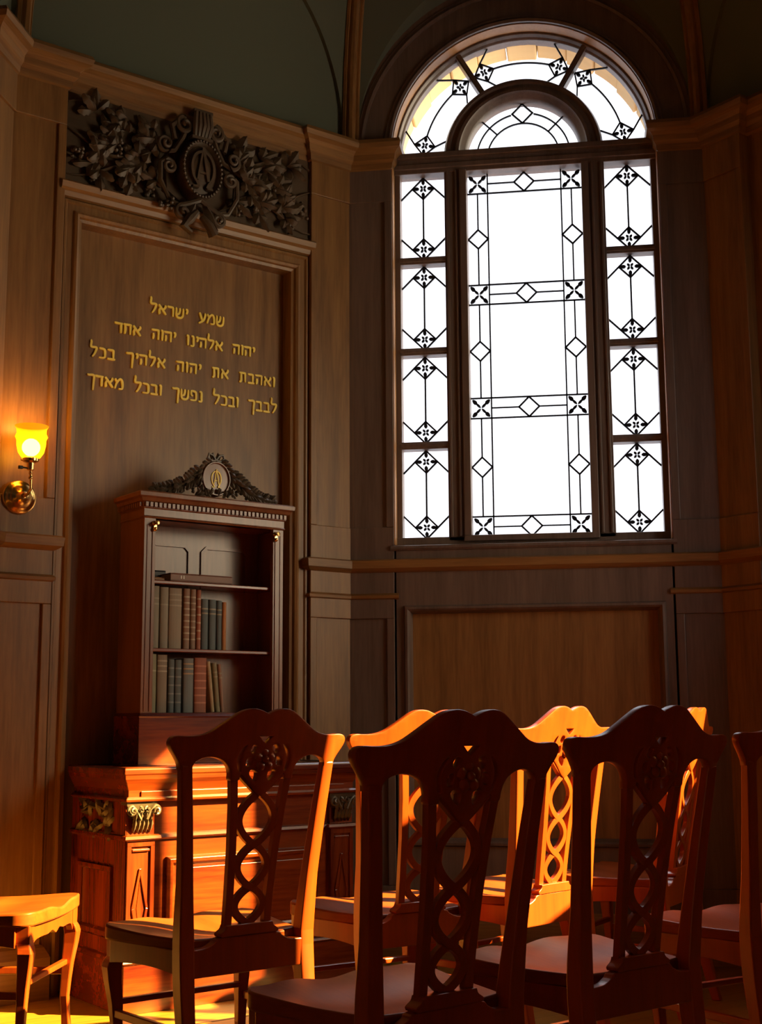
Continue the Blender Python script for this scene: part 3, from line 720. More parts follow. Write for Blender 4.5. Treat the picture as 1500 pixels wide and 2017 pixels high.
for k in range(5):
    a = (k - 2) * .019; cr.tube([(a * .8, -.035, 3.485), (a, -.06 + abs(k - 2) * .004, 3.54), (a * .9, -.05, 3.60)], [.010, .0125, .010], 7)
cr.box(-.05, .05, -.05, .0, 3.478, 3.492); cr.box(-.045, .045, -.055, .0, 3.598, 3.612)
obj('crown', cr, M_CARVE, fz, smooth=True)
bw = MB()
bw.tube([(-.02, -.045, 3.15), (-.06, -.06, 3.105), (-.085, -.05, 3.07), (-.05, -.055, 3.045)], [.012, .022, .020, .010], 8)
bw.tube([(.0, -.05, 3.13), (.03, -.065, 3.09), (.055, -.06, 3.055)], [.014, .020, .024], 9)
for k in range(12): bw.ball((-.17 + rnd.uniform(-.035, .035), -.035 + rnd.uniform(-.01, .01), 3.165 + rnd.uniform(-.03, .02)), .010, 7, 4)
obj('pendant', bw, M_CARVE, fz, smooth=True)

# ================================================================== WALL SCONCE
sc = empty('wall_sconce', M_NW @ Matrix.Translation((-0.739, 0, 1.85)), 'lit brass wall lamp with an amber glass shade on the left pilaster', 'wall lamp')
RX = Matrix.Rotation(PI / 2, 4, 'X')           # lathe axis z -> -y (into the room)
pl = MB().lathe([(0, 0), (.064, 0), (.066, .004), (.064, .010), (.056, .012), (.052, .017), (.040, .020), (.024, .026), (.014, .034), (.010, .046), (0, .048)], 32, RX); obj('backplate', pl, M_BRASS, sc, smooth=True)
ar = MB().tube([(0.004, -.04, 0), (.006, -.075, .004), (.008, -.097, .022), (.006, -.10, .055), (.003, -.10, .10)], [.007, .006, .0055, .0055, .0055], 10)
for k in range(3): ar.ball((.004, -.10, .062 + k * .018), .0085 - k * .0008, 10, 6)
obj('arm', ar, M_BRASS, sc, smooth=True)
T = Matrix.Translation((0.002, -.10, 0.10))
so = MB().lathe([(.006, -.012), (.014, -.008), (.015, .018), (.030, .024), (.031, .034), (.026, .040), (.006, .040)], 20, T)
for k in range(3):
    a = 2 * PI * k / 3 + .4; so.ball((.002 + .033 * math.cos(a), -.10 + .033 * math.sin(a), .131), .005, 8, 5)
obj('socket', so, M_BRASS, sc, smooth=True)
sw = MB().tube([(-.010, -.10, .098), (-.030, -.10, .098)], .0035, 8); sw.box(-.044, -.028, -.106, -.094, .092, .104); obj('switch', sw, M_BLACK, sc, bevel=.002)
sh = MB(); outer = [(.020, .036), (.036, .040), (.048, .058), (.054, .085), (.055, .105), (.058, .112), (.061, .118), (.058, .126), (.055, .132), (.056, .148), (.063, .160)]
sh.loft([[T @ Vector((r * math.cos(2 * PI * j / 32), r * math.sin(2 * PI * j / 32), z)) for j in range(32)] for r, z in outer], True, False)
obj('lamp_shade', sh, M_SHADE, sc, smooth=True)
obj('bulb', MB().ball((0.002, -.10, .178), .034, 16, 10), M_BULB, sc, smooth=True)
pd = bpy.data.lights.new('sconce_light', 'POINT'); po = bpy.data.objects.new('sconce_light', pd); COL.objects.link(po)
pd.energy = 2.5; pd.color = (1.0, 0.46, 0.07); pd.shadow_soft_size = 0.035
po.matrix_world = M_NW @ Matrix.Translation((-0.739, -0.10, 2.115))

# ================================================================== CABINET (base of the bookcase)
CU = 0.022; CF = -0.45; CB = 0.030              # centre u, front y, back y
HWC = 0.512
M_CAB = M_NW @ Matrix.Translation((CU, 0, 0))
cab = empty('cabinet', M_CAB, 'carved mahogany cabinet with corner pilasters standing under the bookcase', 'cabinet')
bd = MB().box(-.485, .485, CF + .035, CB, .0, .80); obj('carcass', bd, M_MAHOGZ, cab)
tp = MB(); TP = [(0, .760), (.004, .768), (.012, .785), (.022, .800), (.024, .815), (.028, .818), (.028, .836), (.022, .842), (-.10, .842), (-.10, .760)]
tp.sweep([(-.488, CB, 0), (-.488, CF + .012, 0), (.488, CF + .012, 0), (.488, CB, 0)], [(-a, b) for a, b in TP]); tp.box(-.45, .45, CF + .06, CB, .77, .842)
obj('top', tp, M_MAHOG, cab, bevel=.002)
fz2 = MB(); fz2.box(-.487, .487, CF + .012, CB, .722, .765); fz2.box(-.44, .44, CF + .006, CF + .02, .737, .757)
fz2.sweep([(-.487, CB, 0), (-.487, CF + .012, 0), (.487, CF + .012, 0), (.487, CB, 0)], [(0, .718), (-.012, .722), (-.014, .730), (-.006, .738), (.02, .738), (.02, .718)])
obj('frieze_drawer', fz2, M_MAHOG, cab, bevel=.0015)
led = MB(); led.sweep([(-.492, CB, 0), (-.492, CF + .006, 0), (-.372, CF + .006, 0), (-.372, CF + .024, 0), (.372, CF + .024, 0), (.372, CF + .006, 0), (.492, CF + .006, 0), (.492, CB, 0)], [(.03, .585), (-.002, .585), (-.010, .592), (-.008, .602), (0, .606), (.03, .606)])
obj('ledge', led, M_MAHOG, cab)
bp_ = MB(); bp_.box(-.497, .497, CF - .002, CB, 0, .170)
bp_.sweep([(-.497, CB, 0), (-.497, CF - .002, 0), (.497, CF - .002, 0), (.497, CB, 0)], [(.03, .165), (0, .165), (-.010, .172), (-.006, .182), (.004, .188), (.010, .196), (.03, .196)])
obj('plinth', bp_, M_MAHOG, cab, bevel=.002)
def diamond_panel(mb, x0, x1, y, z0, z1, axis=0):
    t = .006
    mk = (lambda a, b, c: (a, b, c)) if axis == 0 else None
    cx, cz = (x0 + x1) / 2, (z0 + z1) / 2
    for (a, b) in (((cx, z1 - .012), (x1 - .014, cz)), ((x1 - .014, cz), (cx, z0 + .012)), ((cx, z0 + .012), (x0 + .014, cz)), ((x0 + .014, cz), (cx, z1 - .012))):
        mb.ribbon([a, b], .009, y - t, y + .004)
    mb.prism([(cx, z1 - .05), (x1 - .030, cz), (cx, z0 + .05), (x0 + .030, cz)], y - .002, y + .004)
for s_ in (-1, 1):
    a, c = sorted((s_ * .380, s_ * .487))
    po_ = MB().box(a, c, CF + .018, CF + .075, .19, .725)
    po_.box(a, c, CF + .010, CF + .03, .19, .205).box(a, c, CF + .010, CF + .03, .565, .588).box(a, a + .016, CF + .010, CF + .03, .2, .57).box(c - .016, c, CF + .010, CF + .03, .2, .57)
    diamond_panel(po_, a + .012, c - .012, CF + .018, .205, .50)
    po_.box(a + .020, c - .020, CF + .010, CF + .022, .548, .556)
    pp = obj('corner_pilaster', po_, M_MAHOGZ, cab, bevel=.0015)
    # composite capital with leaves and volutes
    cp = MB(); cx = (a + c) / 2
    cp.loft([[(cx + sx * w, CF + .03 + (w if sy < 0 else -.0) * sy * .5 - .0, z) if False else (cx + sx * w, CF + .018 - (w - .048) * .7 if sy < 0 else CF + .06, z) for sx, sy in ((-1, -1), (1, -1), (1, 1), (-1, 1))] for w, z in ((.046, .606), (.047, .655), (.052, .700), (.058, .710), (.060, .722))])
    for row, (zr, L_, nW) in enumerate(((.612, .050, 5), (.640, .050, 4))):
        for k in range(nW):
            x = cx - .040 + .080 * (k + .5) / nW
            M = Matrix.Translation((x, CF + .014 - row * .004, zr)) @ Matrix.Rotation(PI / 2, 4, 'X') @ Matrix.Rotation(PI / 2, 4, 'Z') @ Matrix.Rotation(-.18, 4, 'Y'); cp.leaf(M, L_, .020, .3, .6)
    for sx in (-1, 1):
        spiral(cp, cx + sx * .047, .690, .017, 1.6, PI / 2, -sx, .0062, CF - .004, [(cx + sx * .012, .660), (cx + sx * .028, .690), (cx + sx * .045, .707)])
        spiral(cp, cx + sx * .014, .694, .011, 1.4, PI / 2, sx, .005, CF + .000, None)
    for k in range(6): cp.ball((cx + (k - 2.5) * .014, CF + .002, .668 + .008 * (k % 2)), .0055, 7, 4)
    obj('capital', cp, M_DARKCARVE, pp, smooth=True)
cpnl = MB()
cpnl.box(-.372, .372, CF + .030, CF + .06, .600, .722)
obj('upper_panel', cpnl, M_MAHOG, cab)
lp = MB(); lp.box(-.372, .372, CF + .032, CF + .06, .19, .59)
frame_mould(lp, -.325, .325, .215, .522, CF + .032, [(0, 0), (0, .012), (.010, .020), (.022, .016), (.030, .004), (.040, .0), (.040, -.01)])
lp.box(-.28, .28, CF + .028, CF + .04, .258, .478)
obj('lower_panel', lp, M_MAHOG, cab, bevel=.0015)
sd = MB()
xs = -.485
sd.box(xs - .006, xs + .02, CF + .02, CF + .11, .19, .722).box(xs - .006, xs + .02, CB - .06, CB, .19, .722).box(xs - .006, xs + .02, CF + .1, CB, .19, .24).box(xs - .006, xs + .02, CF + .1, CB, .50, .61)
sd.sweep([(xs, CF + .12, .25), (xs, CF + .12, .49), (xs, CB - .07, .49), (xs, CB - .07, .25)], [(0, 0), (0, .014), (.014, .014), (.022, .002)], (-1, 0, 0), closed=True)
obj('side_panel', sd, M_MAHOGZ, cab)
sv = MB()
for k in range(30):
    y = CF + .12 + (CB - CF - .2) * (k + .5) / 30; z = .665 + .03 * math.sin(k * 1.7)
    M = Matrix.Translation((xs - .002, y, z)) @ Matrix.Rotation(-PI / 2, 4, 'Y') @ Matrix.Rotation(rnd.uniform(0, 6.28), 4, 'Z'); sv.leaf(M, .06, .030)
obj('side_carving', sv, M_DARKCARVE, cab, smooth=True)

# ================================================================== BOOKCASE on the cabinet
M_BC = M_NW @ Matrix.Translation((0.008, 0, 0.842))
Z0 = 0.842
bc = empty('bookcase', M_BC, 'open mahogany bookcase with carved crest standing on the cabinet', 'bookcase')
BF, BB = -0.20, 0.006
def z(v): return v - Z0
pn = MB(); pn.box(-.328, .328, BF - .012, BB, 0, z(1.018)); pn.sweep([(-.328, BB, 0), (-.328, BF - .012, 0), (.328, BF - .012, 0), (.328, BB, 0)], [(.03, z(1.016)), (0, z(1.016)), (-.004, z(1.022)), (.004, z(1.030)), (.010, z(1.036)), (.03, z(1.036))])
obj('plinth', pn, M_MAHOG, bc, bevel=.002)
for s_ in (-1, 1):
    sdm = MB(); a, c = sorted((s_ * .318, s_ * .300)); sdm.box(a, c, BF + .018, BB, z(1.030), z(1.80))
    obj('side', sdm, M_CASE, bc)
    stl = MB(); a, c = sorted((s_ * .318, s_ * .268)); stl.box(a, c, BF, BF + .02, z(1.034), z(1.79)); b1, b2 = sorted((s_ * .276, s_ * .284)); stl.box(b1, b2, BF - .004, BF, z(1.04), z(1.76)); b1, b2 = sorted((s_ * .300, s_ * .306)); stl.box(b1, b2, BF - .003, BF, z(1.04), z(1.76))
    so_ = obj('stile', stl, M_CASE, bc, bevel=.002)
    ck = MB().lathe([(0, 0), (.011, 0), (.011, .006), (.006, .010), (.005, .020), (.009, .024), (.009, .030), (0, .032)], 12, Matrix.Translation((s_ * .276, BF, z(1.765))) @ RX)
    ck.box(s_ * .276 - .006, s_ * .276 + .006, BF - .012, BF, z(1.735), z(1.765)); ck.ball((s_ * .276, BF - .01, z(1.742)), .009, 10, 6)
    obj('brass_catch', ck, M_BRASS, so_, smooth=True)
bk = MB().box(-.31, .31, -.028, BB, z(1.03), z(1.80))
for s_ in (-1, 1):
    bx = [(s_ * .03, z(1.30)), (s_ * .03, z(1.69)), (s_ * .05, z(1.71)), (s_ * .22, z(1.71)), (s_ * .24, z(1.69)), (s_ * .24, z(1.30))]
    bk.ribbon(bx, .012, -.036, -.026)
obj('back_panel', bk, M_CASE, bc)
for zz, th in ((1.548, .014), (1.284, .014)):
    obj('shelf', MB().box(-.300, .300, BF + .022, -.028, z(zz) - th, z(zz)), M_MAHOG, bc, bevel=.003)
co = MB(); co.box(-.318, .318, BF, BB, z(1.785), z(1.85)); co.sweep([(-.318, BB, 0), (-.318, BF, 0), (.318, BF, 0), (.318, BB, 0)], [(.03, z(1.785)), (-.002, z(1.785)), (-.006, z(1.790)), (-.002, z(1.795)), (-.002, z(1.822)), (-.008, z(1.827)), (-.008, z(1.846)), (-.018, z(1.850)), (-.024, z(1.862)), (-.034, z(1.868)), (-.036, z(1.882)), (-.030, z(1.888)), (.05, z(1.888))])
co.box(-.30, .30, BF + .03, BB, z(1.86), z(1.888)); co.box(-.30, .30, BF + .06, BB, z(1.888), z(1.898))
cor = obj('cornice', co, M_CASE, bc)
de = MB()
for k in range(34): x = -.325 + .65 * (k + .5) / 34; de.box(x - .0055, x + .0055, BF - .018, BF - .006, z(1.829), z(1.846))
for k in range(12): y = BF + (BB - BF) * (k + .5) / 12; de.box(-.336, -.324, y - .0055, y + .0055, z(1.829), z(1.846))
obj('dentil', de, M_CASE, cor)
cs = MB(); MZ = z(1.972)
YM = BF + .012
cs.loft([[(x * k, y, MZ + zz * k) for x, zz in oval(.066, .072)] for k, y in ((1.0, YM + .035), (1.0, YM - .004), (.95, YM - .012), (.90, YM - .012), (.86, YM - .003), (.02, YM - .005))])
obj('medallion', cs, M_CASE, bc, smooth=True)
ga = MB()
def cleaf(u, zz, ang, L_, W_, tilt=.3, y=YM + .012):
    M = Matrix.Translation((u, y, zz)) @ Matrix.Rotation(PI / 2, 4, 'X') @ Matrix.Rotation(ang, 4, 'Z') @ Matrix.Rotation(-tilt, 4, 'Y'); ga.leaf(M, L_, W_, .35, .3)
for s_ in (-1, 1):
    pts = [(s_ * (.060 + .2 * t), YM + .014, z(1.995) - .092 * (1 - (1 - t) ** 2.0)) for t in [i / 14 for i in range(15)]]
    ga.tube(pts, [.014 - .009 * i / 14 for i in range(15)], 7)
    for i in range(15):
        x, y, zz = pts[i]; an = math.atan2(-.5 * (1 - i / 14), s_)
        for q in (-1, 0, 1):
            cleaf(x, zz + .002, an + q * .8, .056 - .0012 * i, .024, rnd.uniform(.1, .5), YM + .012 + rnd.uniform(-.008, .006))
    for i in range(10): ga.ball((s_ * rnd.uniform(.06, .15), YM + rnd.uniform(-.004, .01), z(1.905) + rnd.uniform(0, .05)), .008, 7, 4)
    for k in range(9):                            # ring of leaves hugging the medallion
        a = PI / 2 - s_ * (.25 + k * .27); cleaf(.067 * math.cos(a), MZ + .074 * math.sin(a), a - s_ * 1.2, .040, .020, .35, YM + .002)
    ga.tube([(s_ * q * .034, YM - .002, MZ + .075 + w_) for q, w_ in ((0, 0), (.4, .020), (.95, .026), (1.1, .010), (.6, -.003), (0.1, 0))], .0055, 6)
    ga.tube([(s_ * q * .03, YM + .004, MZ + .078 + w_) for q, w_ in ((.1, 0), (.45, .028), (.7, .018), (.5, .004))], .005, 6)
for k in range(14): cleaf(rnd.uniform(-.10, .10), z(1.893) + rnd.uniform(0, .01), rnd.uniform(0, PI), .036, .018, .3, YM - .004)
obj('crest_carving', ga, M_DARKCARVE, bc, smooth=True)
mg = MB(); monogram(mg, 0, MZ, .036, YM - .0085, YM - .003); obj('monogram', mg, M_GOLD, bc)

# ================================================================== BOOKS
def book(u0, u1, ztop, zbase, col, label, lean=0.0, depth=0.15, bands=0, band_col=None, group=None, front=BF + .045, rough=.6):
    t = u1 - u0; h = ztop - zbase
    M = M_NW @ Matrix.Translation((u0, 0, zbase)) @ Matrix.Rotation(lean, 4, 'Y')
    m = plain('book_cloth', tuple(min(1, q * 1.5) for q in col), rough)
    mb = MB(); c = min(.0035, t * .2)
    rings = [];
    ns = 7
    prof_ = [(0, front + depth), (0, front + .006)] + [(t * .5 - t * .5 * math.cos(PI * i / ns), front + .006 - .006 * math.sin(PI * i / ns)) for i in range(1, ns)] + [(t, front + .006), (t, front + depth)] + [(t - c, front + depth), (t - c, front + .012), (c, front + .012), (c, front + depth)]
    mb.loft([[(x, y, zz) for x, y in prof_] for zz in (0, h)])
    o = obj('book', mb, m, None, bevel=.0008, seg=1); o.matrix_world = M
    obj('page_block', MB().box(c, t - c, front + .012, front + depth - .004, .003, h - .005), M_PAPER, o)
    if bands:
        gm = plain('band_gilt', tuple(q * 1.4 for q in band_col), .5)
        for k in range(bands):
            zz = h * (.10 + .80 * (k + .5) / bands) if bands > 3 else h * (.70 + .09 * k)
            pr = [(t * .5 - t * .5 * math.cos(PI * i / ns), front + .005 - .0062 * math.sin(PI * i / ns)) for i in range(ns + 1)]
            bb = MB(); bb.loft([[(x, y, zz) for x, y in pr] + [(x, y + .003, zz) for x, y in reversed(pr)], [(x, y, zz + .006) for x, y in pr] + [(x, y + .003, zz + .006) for x, y in reversed(pr)]])
            obj('spine_band', bb, gm, o)
    tag(o, label, 'book', group); return o
def U(cx):
    return -.2655 + (cx - 292) * .002276
def px3(c): return 270 + c / 5.172
G1, G2 = 'books standing on the middle shelf', 'books standing on the bottom shelf'
grey, taupe = (.15, .125, .085), (.17, .13, .085); blue = (.060, .075, .075)
mid = [(110, 145, 1.530, (.15, .14, .10), 'grey book first in the middle row against the left side', 0, None),
 (150, 234, 1.527, grey, 'tall plain grey book second from the left on the middle shelf', 2, (.22, .19, .13)),
 (242, 326, 1.525, (.155, .13, .09), 'tall grey book directly left of the thickest middle shelf book', 1, (.22, .19, .13)),
 (330, 460, 1.523, taupe, 'thickest taupe book on the middle shelf', 3, (.24, .19, .13)),
 (477, 541, 1.524, (.16, .085, .05), 'speckled brown book right beside the thick taupe book', 8, (.30, .24, .16)),
 (547, 602, 1.523, (.15, .09, .055), 'speckled brown book in the centre of the middle row', 8, (.28, .22, .15)),
 (610, 655, 1.522, (.22, .07, .035), 'thin reddish banded book beside the short blue books', 6, (.34, .24, .15)),
 (660, 730, 1.487, blue, 'short blue-grey book, first of three with a pale label', 2, (.22, .20, .14)),
 (738, 812, 1.486, blue, 'short blue-grey book, middle of three with a pale label', 2, (.22, .20, .14)),
 (818, 872, 1.484, blue, 'short blue-grey book, last of three with a pale label', 2, (.22, .20, .14)),
 (876, 918, 1.478, (.30, .12, .03), 'orange-brown book ending the middle row in shadow', 0, None)]
for a, c, zt, col, lab, nb, bcol in mid:
    book(U(px3(a)), U(px3(c)) - .0012, zt, 1.2843, col, lab, 0, .122, nb, bcol, G1)
low = [(100, 124, 1.262, (.13, .13, .07), 'thin olive book first on the bottom shelf', 0, None, 0),
 (130, 220, 1.262, (.14, .135, .075), 'olive green book second on the bottom shelf', 1, (.25, .24, .15), 0),
 (226, 326, 1.260, (.14, .11, .075), 'brown-grey book with a pale mark low on its spine', 3, (.26, .22, .15), 0),
 (336, 397, 1.243, blue, 'short blue book with ridges, left one of a pair', 5, (.14, .15, .14), 0),
 (402, 468, 1.242, blue, 'short blue book with ridges, right one of a pair', 5, (.14, .15, .14), 0),
 (486, 590, 1.249, (.095, .105, .10), 'broad blue-grey book beside the red leather one', 3, (.28, .20, .11), 0),
 (598, 722, 1.252, (.20, .062, .030), 'thick red-brown leather book on the bottom shelf', 6, (.36, .13, .07), 0)]
for a, c, zt, col, lab, nb, bcol, ln in low:
    book(U(px3(a)), U(px3(c)) - .0012, zt, 1.0365, col, lab, 0, .122, nb, bcol, G2)
for a, c, lean, h, col, lab in ((770, 806, -.112, .200, (.27, .20, .11), 'thin tan book leaning against the red leather book'),
                           (822, 866, -.102, .195, (.15, .13, .07), 'olive book leaning, middle of the three tilted ones'),
                           (874, 908, -.095, .190, (.20, .11, .07), 'thin brown book leaning, last on the bottom shelf')):
    uu = U(px3(a)); book(uu, uu + (c - a) / 5.172 * .002276, 1.0370 + .0020 + h, 1.0370 + .0035 * 0 + .0008, col, lab, lean, .122, 2, (.24, .20, .13), G2)
# lying on the top shelf
def flat_book(u0, u1, h, col, label, y0, y1, mark=False):
    m = plain('book_leather', tuple(q * 1.25 for q in col), .5); t = .004
    o = obj('book', MB().box(u0, u1, y0, y1, 0, t).box(u0, u1, y0, y1, h - t, h).box(u0, u1, y0, y0 + t, t, h - t), m, None, bevel=.003); o.matrix_world = M_NW @ Matrix.Translation((0, 0, 1.5483))
    obj('page_block', MB().box(u0 + .004, u1 - .004, y0 + t, y1 - .006, t, h - t), M_PAPER, o)
    if mark:
        mk = MB()
        for x in (u0 + .045, u0 + .056): mk.box(x, x + .0055, y0 - .001, y0 + .002, h * .35, h * .72)
        obj('spine_mark', mk, plain('white_mark', (.7, .66, .6), .6), o)
    tag(o, label, 'book', 'books lying on the top shelf')
flat_book(U(332), U(455), .034, (.17, .075, .045), 'reddish brown book lying flat on the top shelf', BF + .035, -.072, True)
flat_book(U(293) + .006, U(327), .016, (.24, .115, .05), 'thin tan book lying at the left of the top shelf', BF + .06, -.06)
flat_book(U(322), U(345), .052, (.012, .010, .010), 'small black book behind the one lying on the top shelf', -.068, -.032)

# ================================================================== CHAIRS
def rake(x, z):
    if z > .44:
        t = (z - .44) / .52
        return -.064 * t ** 1.25 - .024 * t * max(0, 1 - (x / .24) ** 2)
    return -.070 * ((.44 - z) / .44) ** 1.7
def make_chair(M, **kw):
    ch = empty('side_chair', M, **kw)
    half = [(0.0, 1.021), (.012, 1.026), (.030, 1.032), (.052, 1.034), (.078, 1.028), (.105, 1.012), (.135, .992), (.165, .974), (.195, .966), (.225, .965), (.250, .966), (.266, .962), (.272, .950), (.266, .934), (.252, .915), (.240, .896), (.236, .880)]
    low_ = [(.203, .880), (.202, .892), (.190, .904), (.165, .911), (.140, .909), (.118, .900), (.104, .886), (.097, .868), (.094, .850), (.070, .850), (.066, .864), (.045, .846), (.022, .822), (.0, .806)]
    right = smooth_poly(half, 3, False) + smooth_poly(low_, 3, False)
    outer = right[:-1] + [(0, .806)] + [(-x, zz) for x, zz in reversed(right[1:-1])]
    holes = []
    for s_ in (-1, 1):
        holes.append([(s_ * x, zz) for x, zz in smooth_poly([(.056, .940), (.072, .928), (.081, .905), (.077, .878), (.066, .872), (.071, .895), (.068, .918)], 3)])
        holes.append([(s_ * x, zz) for x, zz in smooth_poly([(.022, .936), (.036, .940), (.044, .926), (.034, .918)], 3)])
        holes.append([(s_ * x, zz) for x, zz in smooth_poly([(.038, .908), (.052, .904), (.053, .886), (.040, .888)], 3)])
        holes.append([(s_ * x, zz) for x, zz in smooth_poly([(.016, .868), (.036, .876), (.040, .864), (.020, .846)], 3)])
    holes.append([(-.020, .962), (.020, .962), (.012, .954), (0, .944), (-.012, .954)])
    me = outline_mesh('crest_rail', outer, holes, .024, .003, rake)
    obj('crest_rail', me, M_CHAIR, ch, smooth=True)
    # raised rosette in the pierced crest
    ro = MB()
    for k in range(5):
        a = PI / 2 + 2 * PI * k / 5; ro.ball((.020 * math.cos(a), rake(0, .905) - .011, .902 + .020 * math.sin(a)), .014, 8, 5, (1, .5, 1))
    ro.ball((0, rake(0, .905) - .016, .902), .010, 8, 5); obj('rosette', ro, M_CHAIR, ch, smooth=True)
    # back posts running down into the rear legs
    for s_ in (-1, 1):
        mb = MB(); rings = []
        XC = [(0, .190), (.2, .183), (.44, .183), (.6, .192), (.75, .205), (.89, .2195)]; WD = [(0, .030), (.36, .042), (.46, .042), (.6, .035), (.89, .033)]; DP = [(0, .032), (.36, .046), (.46, .044), (.6, .034), (.89, .026)]
        for i in range(25):
            zz = .892 * i / 24; x = s_ * lerp(XC, zz); w = lerp(WD, zz) / 2; d = lerp(DP, zz) / 2; yc = rake(x, zz)
            rings.append([(x - w, yc - d, zz), (x + w, yc - d, zz), (x + w, yc + d, zz), (x - w, yc + d, zz)])
        mb.loft(rings); obj('rear_leg', mb, M_CHAIR, ch, bevel=.004)
    # pierced splat
    mb = MB()
    SC = [(.47, .060), (.55, .061), (.66, .065), (.78, .074), (.84, .081), (.870, .085)]
    zsq = [.474 + (.868 - .474) * i / 40 for i in range(41)]
    def strip(fx, w, y0, y1, zs_):
        rings = []
        for i, zz in enumerate(zs_):
            x = fx(zz); e = .004; dx = (fx(zz + e) - fx(zz - e)) / (2 * e); k = math.sqrt(1 + dx * dx); yy = rake(x, zz); h = w / 2
            nx, nz = 1 / k, -dx / k
            rings.append([(x - h * nx, yy + y0, zz - h * nz), (x + h * nx, yy + y0, zz + h * nz), (x + h * nx, yy + y1, zz + h * nz), (x - h * nx, yy + y1, zz - h * nz)])
        mb.loft(rings)
    for s_ in (-1, 1): strip(lambda q, s_=s_: s_ * lerp(SC, q), .022, -.009, .009, zsq)
    cross = [.868, .815, .682, .572, .480]
    def strand(s_):
        def fx(q):
            q = min(max(q, .474), .868)
            for k in range(4):
                if q >= cross[k + 1] or k == 3:
                    hi, lo = cross[k], cross[k + 1]
                    t = (q - lo) / (hi - lo); amp = lerp(SC, (hi + lo) / 2) - .0185
                    if k == 0: return s_ * .064 * max(0.0, min(1, t)) ** .9
                    return s_ * (1 if k % 2 else -1) * amp * math.sin(PI * max(0, min(1, t))) ** .8
        return fx
    for s_, dy in ((-1, 0), (1, .0012)): strip(strand(s_), .019, -.0075 - dy, .0075 - dy, [.474 + (.866 - .474) * i / 64 for i in range(65)])
    obj('splat', mb, M_CHAIR, ch, bevel=.0015, seg=1)
    # shoe and rear rail
    rl = MB()
    top = smooth_poly([(-.17, .428), (-.13, .430), (-.105, .440), (-.085, .452), (0, .452), (.085, .452), (.105, .440), (.13, .430), (.17, .428)], 4, False)
    rl.prism([(-.17, .358)] + top + [(.17, .358)], -.022, .006)
    obj('rear_rail', rl, M_CHAIR, ch, bevel=.003)
    sh_ = MB(); sp_ = smooth_poly([(-.086, .452), (-.088, .460), (-.074, .470), (-.070, .480)], 4, False); sh_.prism(sp_ + [(-x, q) for x, q in reversed(sp_)], -.026, .010); obj('shoe', sh_, M_CHAIR, ch, bevel=.002)
    # dished seat
    mb = MB(); nu, nv = 24, 20; D = .355
    def st_(i, j):
        u = -1 + 2 * i / nu; v = j / nv
        hw = .172 + (.240 - .172) * min(1, v * 1.15) ** .8
        if v > .86: hw -= .030 * ((v - .86) / .14) ** 2.2
        x = u * hw; y = .012 + v * D + .018 * (1 - u * u) * max(0, (v - .7) / .3)
        dish = .026 * math.exp(-((v - .42) / .34) ** 2) * (1 - abs(u) ** 2.6) + .012 * (1 - abs(u) ** 2) * v ** 3 * (0.5 + .5 * math.cos(2 * PI * min(1, abs(u))))
        side = .014 * (abs(u) ** 6) * math.sin(PI * min(1, max(0, v)))
        return x, y, .452 + .010 * v - dish - side * .3
    tops = [[st_(i, j) for i in range(nu + 1)] for j in range(nv + 1)]
    vs = [p for r in tops for p in r] + [(x, y, .420) for r in tops for x, y, q in r]; K = (nu + 1) * (nv + 1); W_ = nu + 1; fs = []
    for j in range(nv):
        for i in range(nu):
            a = j * W_ + i; fs += [(a, a + 1, a + W_ + 1, a + W_), (K + a, K + a + W_, K + a + W_ + 1, K + a + 1)]
    for i in range(nu): fs += [(i, K + i, K + i + 1, i + 1), (nv * W_ + i, nv * W_ + i + 1, K + nv * W_ + i + 1, K + nv * W_ + i)]
    for j in range(nv): fs += [(j * W_, (j + 1) * W_, K + (j + 1) * W_, K + j * W_), (j * W_ + nu, K + j * W_ + nu, K + (j + 1) * W_ + nu, (j + 1) * W_ + nu)]
    mb.add(vs, fs); obj('seat', mb, M_SEAT, ch, smooth=True, bevel=.006)
    # side rails and scalloped front apron
    for s_ in (-1, 1):
        mb = MB(); rings = []
        for i in range(9):
            t = i / 8; x = s_ * (.172 + .045 * t); y = .0 + .32 * t; lo = .360 + .012 * math.sin(PI * t) if t < 1 else .36
            rings.append([(x - .012, y, lo), (x + .012, y, lo), (x + .012, y, .424), (x - .012, y, .424)])
        mb.loft(rings); obj('side_rail', mb, M_CHAIR, ch, bevel=.002)
    lowp = smooth_poly([(-.19, .345), (-.165, .372), (-.12, .378), (-.07, .378), (-.035, .384), (-.012, .376), (0, .372), (.012, .376), (.035, .384), (.07, .378), (.12, .378), (.165, .372), (.19, .345)], 4, False)
    ap = MB(); rings = [[(x, .335 + .01 * (1 - (x / .19) ** 2), q), (x, .355 + .01 * (1 - (x / .19) ** 2), q), (x, .355 + .01 * (1 - (x / .19) ** 2), .424), (x, .335 + .01 * (1 - (x / .19) ** 2), .424)] for x, q in lowp]
    ap.loft(rings); obj('front_apron', ap, M_CHAIR, ch, bevel=.002)
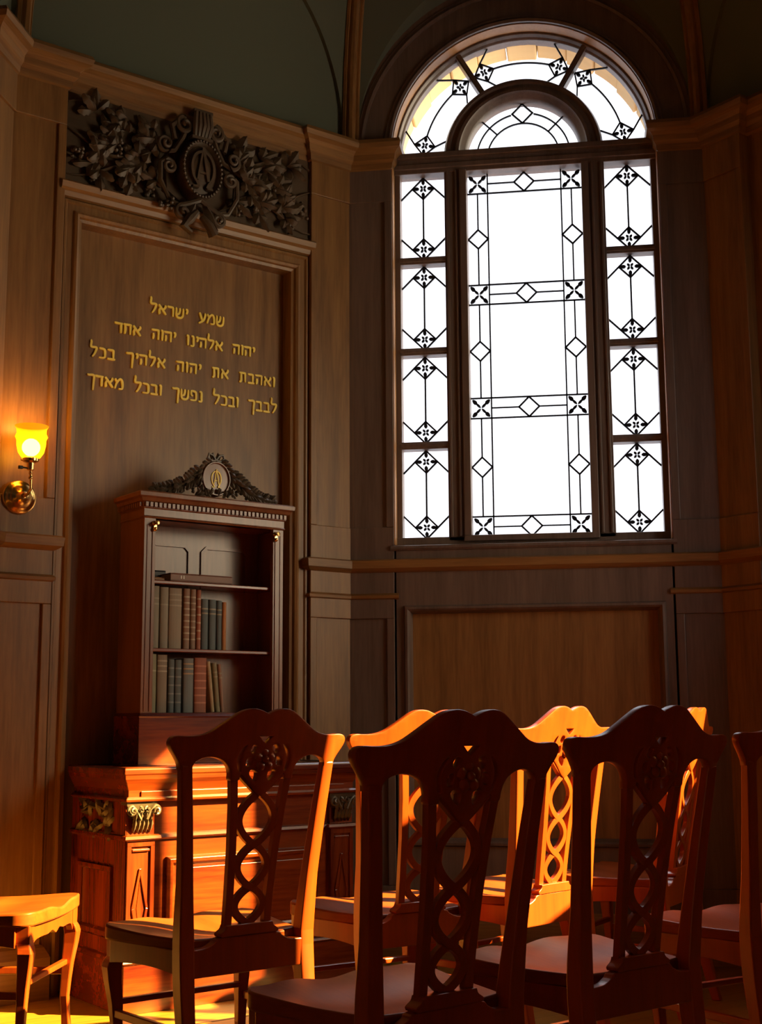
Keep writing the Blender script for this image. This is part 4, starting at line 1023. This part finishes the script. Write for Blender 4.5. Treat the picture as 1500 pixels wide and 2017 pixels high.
    # curved front legs
    for s_ in (-1, 1):
        rings = []
        OFF = [(0, .020), (.02, .016), (.06, .002), (.15, -.006), (.25, .001), (.31, .010), (.345, .013), (.365, .008), (.372, .0), (.424, 0)]; WD = [(0, .034), (.03, .028), (.1, .024), (.2, .028), (.3, .038), (.35, .044), (.366, .040), (.374, .044), (.424, .044)]
        for zz in (0, .015, .03, .06, .1, .15, .2, .25, .28, .31, .33, .345, .358, .366, .372, .39, .424):
            o_ = lerp(OFF, zz); w = lerp(WD, zz) / 2; x = s_ * (.198 + o_ * .75); y = .338 + o_ * .75
            rings.append([(x - w, y - w, zz), (x + w, y - w, zz), (x + w, y + w, zz), (x - w, y + w, zz)])
        obj('front_leg', MB().loft(rings), M_CHAIR, ch, bevel=.004)
    stt = MB()
    stt.add([], [])
    stt.box(-.19, .19, .322, .342, .246, .262); obj('front_stretcher', stt, M_CHAIR, ch, bevel=.003)
    for s_ in (-1, 1):
        mb = MB(); mb.loft([[(s_ * (.184 + .018 * t) - .008, -.03 + .37 * t, .214), (s_ * (.184 + .018 * t) + .008, -.03 + .37 * t, .214), (s_ * (.184 + .018 * t) + .008, -.03 + .37 * t, .236), (s_ * (.184 + .018 * t) - .008, -.03 + .37 * t, .236)] for t in (0, .5, 1)]); obj('side_stretcher', mb, M_CHAIR, ch, bevel=.003)
    return ch
def chair_M(x, y, deg, hs=1.0): return Matrix.Translation((x, y, 0)) @ Matrix.Rotation(math.radians(deg), 4, 'Z') @ Matrix.Diagonal((1, 1, hs, 1))
GC = 'mahogany side chairs in rows facing the bookcase'
CH = [(-.881, 3.492, 46, 1.0, 'mahogany chair standing alone directly before the cabinet, only one ear of its crest sunlit'),
      (-.281, 2.700, 47, .988, 'nearest dark mahogany chair with a nearly black back, closest to the viewer'),
      (.112, 3.139, 47, .998, 'dark brown mahogany chair in the near row, below the right side of the window'),
      (-.107, 4.396, 54, 1.010, 'mahogany chair with a fully sunlit bright orange back and splat'),
      (-.485, 3.960, 41, .998, 'mahogany chair mostly hidden behind the nearest chair, its crest half sunlit'),
      (.330, 4.930, 68, 1.008, 'sunlit mahogany chair mostly hidden behind the dark brown one, its ear glowing orange'),
      (.565, 3.755, 40, 1.001, 'dark mahogany chair cut off by the right edge of the picture'),
      (-1.950, 3.935, -86.7, 1.0, 'mahogany chair turned sideways by the left wall, only its seat showing')]
first = None
for x, y, dg, hs, lab in CH:
    if first is None: first = make_chair(chair_M(x, y, dg, hs), label=lab, cat='chair', group=GC)
    else: dup(first, chair_M(x, y, dg, hs), label=lab, cat='chair', group=GC)
